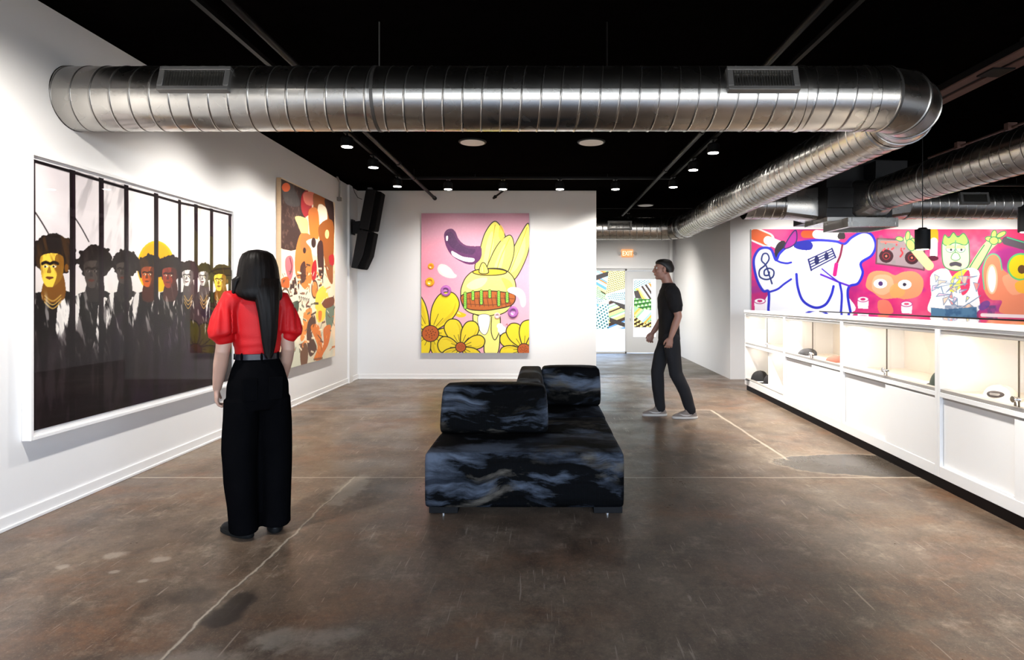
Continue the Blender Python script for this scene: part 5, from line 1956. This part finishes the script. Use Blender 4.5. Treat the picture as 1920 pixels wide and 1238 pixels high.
sweet(155, 490, 24, 24, (232, 130, 20), (246, 160, 40))
sweet(146, 612, 35, 36, (240, 160, 20), (250, 200, 60))
a.poly([(205, 510), (225, 475), (270, 480), (310, 510), (335, 545), (355, 560), (340, 580), (280, 578), (225, 550)], (250, 205, 200))
a.poly([(220, 510), (240, 490), (280, 500), (310, 545), (260, 555)], (255, 232, 224))
sweet(270, 680, 42, 44, (160, 90, 160), (196, 130, 190))
a.poly([(305, 800), (330, 790), (370, 835), (425, 860), (415, 880), (370, 885), (325, 850)], (246, 190, 20))
a.poly([(320, 805), (350, 830), (390, 862), (350, 850)], (255, 236, 130))
a.poly([(750, 665), (790, 650), (850, 665), (885, 710), (890, 780), (870, 808), (850, 790), (838, 740), (800, 710), (755, 690)], (246, 200, 205))
a.poly([(790, 665), (840, 680), (870, 730), (872, 780), (845, 720)], (255, 226, 226))
sweet(790, 845, 40, 46, (165, 95, 165), (200, 140, 195))
sweet(668, 872, 24, 24, (246, 190, 200), (252, 220, 225))
for k in range(6):
    a.ell((700 + 12 * math.cos(k), 975 + 26 * math.sin(k * 1.4)), 24, 22, (250, 246, 238))


def bloom(cx, cy, petals, rad, col):
    for (ang, ln, wd) in petals:
        dx, dy = math.cos(ang), -math.sin(ang)
        px_, py_ = -dy, dx
        P = lambda f, s: (cx + dx * ln * f + px_ * wd * s, cy + dy * ln * f + py_ * wd * s)
        a.poly([P(.12, -.22), P(.5, -.85), P(.85, -.8), P(1.0, 0), P(.85, .8), P(.5, .85), P(.12, .22)], col, outline=OL, ow=ow)
        a.poly([P(.2, .1), P(.6, .55), P(.85, .5), P(.6, .75), P(.3, .4)], (206, 172, 12), alpha=.6)
        a.stroke([P(.2, -.1), P(.45, -.2)], .008, OL)
        a.stroke([P(.2, .1), P(.42, .25)], .008, OL)
    a.ell((cx, cy), rad, rad * .95, (184, 88, 30), outline=OL, ow=.014)
    for k in range(14):
        t = k * 2.4
        q = rad * .62 * math.sqrt((k + .5) / 14)
        a.ell((cx + q * math.cos(t), cy + q * math.sin(t)), rad * .07, rad * .07, (84, 36, 16))


bloom(150, 1010, [(2.2, 420, 120), (1.05, 360, 105), (3.3, 260, 100), (-.1, 190, 60), (-.9, 210, 90), (-2.2, 220, 90)], 66, (236, 210, 30))
bloom(385, 1115, [(1.95, 230, 75), (1.05, 225, 68), (.3, 195, 58), (3.0, 180, 70), (-.6, 180, 60), (-2.4, 180, 70)], 40, (238, 212, 40))
bloom(875, 1135, [(2.6, 210, 62), (2.05, 225, 70), (1.35, 235, 75), (3.3, 190, 55), (.7, 220, 60)], 50, (238, 212, 36))
a.stroke([(735, 945), (745, 935), (752, 955), (760, 940), (768, 950)], .008, (150, 40, 40), False)
a.blend(np.clip((a.noise(.02, 2) - .5) * 2, 0, 1), (255, 255, 250), .06)
YPN = thing('painting', 'pink painting of big yellow blooms and a purple bean on the white end wall', 'painting', (-1.145, YB, Z0))
part('stretcher', MB().box(X0, X1, YP, YB - .002, Z0, Z1), mat('grey_violet_canvas_edge', (.42, .33, .38, 1), .7), YPN, world=True, smooth=False, bevel=.002)
me = a.mesh('painted_canvas')
me.transform(Matrix.Translation((X0, YP - .0012, Z0)))
place('painted_canvas', me, M_paint, YPN, world=True, smooth=False)
# raised tufted sweets that stand out from the canvas
M_t1 = mat('tufted_pink_wool', C(250, 205, 205), .9, bump=.5, bscale=90)
M_t2 = mat('tufted_violet_wool', C(170, 100, 170), .9, bump=.5, bscale=90)
M_t3 = mat('tufted_orange_wool', C(240, 160, 30), .9, bump=.5, bscale=90)
for (x, y, rx, ry, m_) in ((155, 490, 24, 24, M_t3), (146, 612, 36, 36, M_t3), (270, 682, 42, 44, M_t2), (790, 845, 42, 46, M_t2), (668, 872, 24, 24, M_t1)):
    u, v = tf(x, y)
    b = MB()
    sx_ = (X1 - X0) / 835
    pts = []
    ring = [Vector((X0 + u + .72 * rx * sx_ * math.cos(t), YP - .012, Z0 + v + .72 * ry * sx_ * math.sin(t))) for t in [2 * PI * k / 20 for k in range(21)]]
    b.tube(ring, .26 * rx * sx_, 10)
    part('raised_sweet', b, m_, YPN, world=True)

# ---- mural behind the cabinets
YMU = YM - .03
X0, X1, Z0, Z1 = (1409 - VX) * YMU / F, 9.0, .96, EYE + (VY - 430) * YMU / F
tf = lambda x, y: ((1390 + x / 3.6226 - VX) * YMU / F - X0, EYE - (410 + y / 3.6226 - VY) * YMU / F - Z0)
a = Art(X1 - X0, Z1 - Z0, .0065, tf, (214, 34, 116), 41)
U, V = np.meshgrid(a.u, a.v)
n = a.noise(.5, 4, 1.6, 1)
a.blend(np.clip((n - .45) * 5, 0, 1), (150, 14, 110), .75)
a.blend(np.clip((a.noise(.4, 4) - .5) * 5, 0, 1), (236, 70, 130), .8)
a.blend(np.clip((U - 2.0) * .5, 0, 1), (226, 74, 104), .75)
a.blend(np.clip((U - 1.6) * .5, 0, 1) * np.clip((a.noise(.35, 4) - .5) * 5, 0, 1), (246, 130, 150), .7)
a.blend(np.clip((a.noise(.3, 3, 3, 1) - .62) * 7, 0, 1), (120, 40, 150), .5)
BL = (34, 40, 190)
WH = (252, 250, 255)
# markers
a.stroke([(95, 110), (175, 145)], .26, (252, 240, 240), False)
a.stroke([(95, 110), (172, 143)], .20, (226, 90, 20), False)
a.stroke([(180, 148), (262, 182)], .15, (252, 250, 250), False)
a.poly([(225, 220), (250, 165), (290, 150), (300, 180), (270, 220), (240, 270)], (24, 14, 30))
a.stroke([(430, 106), (508, 106)], .13, (226, 84, 40), False)
a.stroke([(512, 106), (650, 120)], .15, (254, 246, 246), False)
a.poly([(655, 110), (682, 80), (705, 110), (700, 138), (660, 138)], (26, 10, 20))
# big rounded white cloud shape
cloud = [(182, 640), (186, 500), (150, 492), (112, 430), (88, 340), (86, 270), (118, 212), (166, 198), (205, 215), (235, 282), (262, 235), (330, 180), (420, 158), (520, 147), (640, 155), (700, 172), (750, 128), (825, 92), (885, 112), (912, 180), (885, 250), (812, 302), (824, 370), (792, 440), (735, 460), (722, 520), (742, 640)]
a.poly(cloud, WH)
q = a.T(cloud)
a._stroke(catmull(q, False, 6), .045, BL, 1)
a.poly([(355, 190), (380, 160), (450, 150), (485, 175), (470, 212), (400, 212)], (24, 30, 150))
a.poly([(290, 200), (330, 120), (370, 80), (375, 150), (340, 190)], (160, 30, 140), outline=(40, 20, 90), ow=.02)
a.stroke([(240, 285), (270, 298), (310, 304), (338, 298)], .035, BL)
a.stroke([(374, 378), (384, 470), (420, 560), (500, 605), (570, 585), (610, 520), (626, 460)], .045, BL)
a.stroke([(186, 500), (245, 480), (290, 445), (338, 412)], .035, BL)
a.stroke([(540, 380), (600, 405), (670, 435), (735, 458)], .035, (90, 30, 190))
a.stroke([(548, 342), (600, 385), (660, 430)], .025, (60, 30, 180))
a.stroke([(668, 440), (682, 520), (676, 640)], .04, BL)
a.stroke([(686, 180), (672, 250), (648, 310), (634, 380)], .04, (120, 20, 60))
a.stroke([(645, 312), (634, 380)], .07, (206, 16, 120))
# treble clef and a strip of staff
a.stroke([(208, 442), (190, 385), (168, 320), (138, 285), (148, 242), (176, 240), (188, 275), (160, 318), (124, 350), (126, 395), (168, 414), (212, 398), (220, 358), (190, 338), (158, 352), (158, 384), (184, 384), (190, 364)], .028, (24, 40, 110))
for k in range(5):
    f_ = k / 4
    a.stroke([(455 + 18 * f_, 278 + 72 * f_), (615 + 25 * f_, 205 + 58 * f_)], .022, (20, 24, 100), False)
for (p_, q_) in (((455, 278), (475, 352)), ((615, 203), (640, 264))):
    a.stroke([p_, q_], .03, (20, 24, 100), False)
a.ell((512, 284), 17, 30, (16, 20, 80))
a.ell((578, 256), 15, 28, (16, 20, 80))
# record mixer
a.poly([(922, 136), (1245, 150), (1240, 350), (1190, 340), (915, 305)], (150, 138, 140), False, .95, None, (110, 60, 80), .03)
a.blend(np.clip((a.noise(.15, 3) - .6) * 6, 0, 1) * (U > 2.2) * (U < 3.0) * (V > .9), (120, 130, 120), .5)
for (x, y, r) in ((984, 255, 48), (1158, 266, 48)):
    a.ell((x, y), r, r * .95, (58, 24, 34))
    a.ell((x, y), r * .58, r * .55, (120, 30, 40))
    a.ell((x, y), r * .4, r * .38, (40, 20, 26))
    a.ell((x, y), r * .15, r * .15, (240, 110, 90))
for k in range(22):
    a.ell((945 + 280 * a.rng.rand(), 160 + 60 * a.rng.rand()), 7, 7, (220, 70, 80))
a.stroke([(1085, 215), (1095, 235), (1080, 258)], .03, (190, 50, 60))
a.stroke([(950, 158), (1060, 160)], .03, (240, 120, 110), False)
# orange mask shape with two pale discs
a.poly([(848, 430), (870, 375), (920, 355), (990, 362), (1045, 385), (1100, 362), (1180, 362), (1232, 410), (1232, 480), (1195, 530), (1110, 548), (1060, 540), (960, 545), (900, 505), (850, 470)], (238, 146, 104))
a.poly([(900, 400), (960, 380), (1020, 400), (1030, 470), (960, 520), (890, 480)], (244, 176, 140), alpha=.8)
a.poly([(1010, 470), (1060, 440), (1110, 490), (1090, 530), (1020, 530)], (246, 160, 90), alpha=.8)
a.ell((944, 442), 46, 32, (250, 240, 244))
a.ell((1110, 448), 46, 32, (250, 246, 248))
a.ell((946, 442), 16, 16, (80, 50, 110))
a.ell((1108, 448), 13, 12, (50, 40, 60))
a.poly([(930, 560), (1000, 560), (1030, 640), (940, 640)], (246, 150, 90), alpha=.7)
# white rolls
for (x, y, c_) in ((125, 580, (206, 20, 110)), (826, 568, (206, 20, 110)), (1122, 600, (226, 90, 130))):
    a.poly([(x - 38, y - 24), (x + 38, y - 24), (x + 36, y + 46), (x - 34, y + 42)], (252, 240, 246), False)
    a.ell((x, y - 20), 38, 18, (252, 246, 250), outline=(190, 60, 130), ow=.015)
    a.ell((x, y - 20), 18, 9, c_)
# vertical marker
a.stroke([(1308, 95), (1308, 150)], .15, (240, 160, 20), False)
a.stroke([(1308, 155), (1306, 245)], .13, (252, 236, 236), False)
a.ell((1302, 270), 38, 18, (84, 20, 44))
# green blocky figure with raised arms
LG, DG = (212, 232, 150), (60, 130, 90)
a.stroke([(1275, 320), (1215, 250), (1160, 180), (1135, 140)], .16, LG)
a.stroke([(1560, 360), (1610, 280), (1665, 200), (1715, 150)], .16, LG)
for (x, y, rx, ry, ro) in ((1130, 118, 16, 34, .1), (1075, 138, 26, 15, .2), (1170, 150, 22, 14, .6), (1150, 180, 28, 40, -.4), (1715, 110, 18, 32, .2), (1765, 108, 36, 16, -.5), (1690, 140, 34, 18, .2), (1745, 150, 24, 16, .3), (1715, 150, 30, 26, 0)):
    a.ell((x, y), rx, ry, (196, 222, 110), ro, 1, DG, .016)
a.stroke([(1540, 350), (1590, 268), (1650, 180)], .02, DG)
a.stroke([(1590, 370), (1640, 290), (1700, 180)], .02, DG)
a.poly([(1368, 150), (1400, 128), (1470, 120), (1535, 135), (1548, 220), (1542, 320), (1480, 352), (1410, 345), (1372, 310), (1362, 220)], (230, 240, 180), outline=DG, ow=.02)
a.poly([(1368, 165), (1380, 110), (1410, 130), (1440, 95), (1470, 125), (1510, 100), (1540, 150), (1520, 180), (1450, 165), (1400, 185)], (170, 215, 100), outline=DG, ow=.016)
a.stroke([(1455, 150), (1452, 210), (1455, 240)], .018, (90, 150, 110))
for x in (1420, 1490):
    a.ell((x, 206), 30, 24, (250, 252, 244), outline=(90, 140, 120), ow=.014)
    a.poly([(x - 31, 205), (x - 25, 182), (x + 25, 182), (x + 31, 205)], (206, 228, 140), False)
    a.ell((x + 4, 212), 8, 9, (40, 50, 60))
a.poly([(1440, 235), (1470, 235), (1486, 270), (1455, 285), (1425, 270)], (226, 240, 190), outline=DG, ow=.014)
a.stroke([(1426, 312), (1455, 306), (1484, 314)], .07, (76, 70, 80))
a.poly([(1284, 395), (1340, 345), (1400, 345), (1440, 400), (1500, 350), (1570, 335), (1618, 370), (1600, 460), (1598, 640), (1285, 640), (1290, 520)], (246, 236, 236))
a.poly([(1430, 400), (1500, 350), (1540, 360), (1500, 460), (1420, 500)], (244, 216, 70))
a.poly([(1490, 420), (1545, 350), (1550, 470), (1500, 520)], (226, 60, 100))
rs2 = np.random.RandomState(8)
for k in range(26):
    x, y = 1290 + 290 * rs2.rand(), 390 + 190 * rs2.rand()
    p_ = [(x, y), (x + 60 * rs2.randn() * .6 + 30, y + 25 * rs2.randn()), (x + 30 * rs2.randn(), y + 50 * rs2.rand() + 15)]
    a.poly(p_, [(250, 200, 170), (244, 130, 120), (250, 226, 120), (252, 244, 240), (230, 190, 210)][k % 5], False, .85, None, (110, 140, 170), .012)
a.poly([(1288, 604), (1400, 615), (1598, 600), (1600, 720), (1288, 720)], (86, 124, 156), False)
a.blend(np.clip((a.noise(.1, 3) - .5) * 5, 0, 1) * (U > 3.35) * (U < 4.3) * (V < .32), (40, 70, 110), .5)
# coral rings and a yellow disc
a.poly([(1640, 330), (1668, 260), (1710, 236), (1752, 262), (1774, 340), (1830, 380), (1940, 400), (1980, 640), (1760, 640), (1770, 560), (1700, 552), (1655, 500), (1640, 420)], (240, 140, 104))
a.stroke([(1650, 480), (1640, 360), (1665, 270), (1712, 240), (1755, 270), (1770, 350)], .022, (90, 190, 140))
a.ell((1702, 412), 33, 96, (253, 246, 240), outline=(246, 190, 150), ow=.03)
a.poly([(1780, 390), (1900, 380), (1960, 470), (1850, 520), (1790, 460)], (246, 168, 130), alpha=.8)
a.stroke([(1800, 150), (1925, 185)], .15, (90, 80, 90), False)
a.stroke([(1806, 128), (1930, 165)], .02, (70, 180, 130), False)
a.ell((1897, 328), 86, 88, (226, 200, 30), outline=(90, 190, 120), ow=.03)
a.ell((1905, 345), 28, 30, (96, 66, 40))
a.poly([(1860, 440), (1930, 420), (1960, 500), (1880, 500)], (246, 176, 60))
a.ell((1650, 590), 44, 26, (90, 70, 150), -.6, .7)
a.stroke([(1635, 655), (1920, 665)], .06, (252, 225, 225), False)
# beyond the edge of the view the picture simply goes on in the same colours
for k in range(12):
    x, y = 1985 + 190 * a.rng.rand(), 110 + 480 * a.rng.rand()
    a.ell((x, y), 20 + 50 * a.rng.rand(), 20 + 50 * a.rng.rand(), [(244, 216, 70), (240, 140, 104), (250, 240, 240), (170, 215, 100)][k % 4], a.rng.rand() * 3, .9, BL if k % 3 == 0 else (190, 60, 120), .02)
MU = thing('mural_painting', 'wide magenta mural with a white blue-outlined cloud shape and a green figure behind the cabinets', 'painting', ((X0 + X1) / 2, YM, Z0))
part('panel', MB().box(X0, X1, YMU, YM - .002, Z0, Z1), M_whiteframe, MU, world=True, smooth=False, bevel=.002)
me = a.mesh('painted_canvas')
me.transform(Matrix.Translation((X0, YMU - .0012, Z0)))
place('painted_canvas', me, M_paint, MU, world=True, smooth=False)
# ------------------------------------------------------------------ daylight
wd = bpy.data.worlds.new('daylight')
SC.world = wd
wd.use_nodes = True
nt = wd.node_tree
nt.nodes.clear()
out = nt.nodes.new('ShaderNodeOutputWorld')
bg = nt.nodes.new('ShaderNodeBackground')
tc = nt.nodes.new('ShaderNodeTexCoord')
sp = nt.nodes.new('ShaderNodeSeparateXYZ')
nt.links.new(tc.outputs['Generated'], sp.inputs['Vector'])
cr = nt.nodes.new('ShaderNodeValToRGB')
e = cr.color_ramp.elements
e[0].position, e[0].color = .46, (.30, .29, .27, 1)
e[1].position, e[1].color = .75, (.34, .55, .95, 1)
q = e.new(.5)
q.color = (.78, .89, 1, 1)
mr = nt.nodes.new('ShaderNodeMapRange')
mr.inputs['From Min'].default_value = -1
nt.links.new(sp.outputs['Z'], mr.inputs['Value'])
nt.links.new(mr.outputs['Result'], cr.inputs['Fac'])
nt.links.new(cr.outputs['Color'], bg.inputs['Color'])
# sky strength turned down towards the exit, full on the street side
my = nt.nodes.new('ShaderNodeMapRange')
my.inputs['From Min'].default_value = -.3
my.inputs['From Max'].default_value = .3
my.inputs['To Min'].default_value = 7.5
my.inputs['To Max'].default_value = 2.8
nt.links.new(sp.outputs['Y'], my.inputs['Value'])
nt.links.new(my.outputs['Result'], bg.inputs['Strength'])
nt.links.new(bg.outputs['Background'], out.inputs['Surface'])

for i, (x0, x1, y, s) in enumerate(((-2.9, -.35, YF - .1, 1), (-.05, 2.75, YF - .1, 1), (3.05, 5.85, YF - .1, 1), (6.15, 8.9, YF - .1, 1), (.3, 3.1, YE + .12, -1))):
    ld = bpy.data.lights.new('window_portal', 'AREA')
    ld.shape = 'RECTANGLE'
    ld.size = x1 - x0
    ld.size_y = 2.5 if s > 0 else 2.1
    ld.cycles.is_portal = True
    lo = bpy.data.objects.new('window_portal', ld)
    COL.objects.link(lo)
    lo.location = ((x0 + x1) / 2, y, 1.6 if s > 0 else 1.08)
    lo.rotation_euler = (PI / 2 * s, 0, 0)

# ------------------------------------------------------------------ camera
cd = bpy.data.cameras.new('camera')
cam = bpy.data.objects.new('camera', cd)
COL.objects.link(cam)
cam.location = (0, 0, EYE)
cam.rotation_euler = (PI / 2, 0, 0)
cd.sensor_width = 36
cd.lens = F / 1920 * 36
cd.shift_x = -(VX - 960) / 1920
cd.shift_y = -(619 - VY) / 1920
cd.clip_start = .05
SC.camera = cam

vs = SC.view_settings
vs.view_transform = 'Standard'
vs.look = 'None'
vs.gamma = 1
vs.use_curve_mapping = False
vs.exposure = 0.9
SC.cycles.max_bounces = 8
SC.cycles.diffuse_bounces = 5
SC.cycles.transparent_max_bounces = 12
SC.cycles.sample_clamp_indirect = 6
SC.cycles.caustics_reflective = False
SC.cycles.caustics_refractive = False
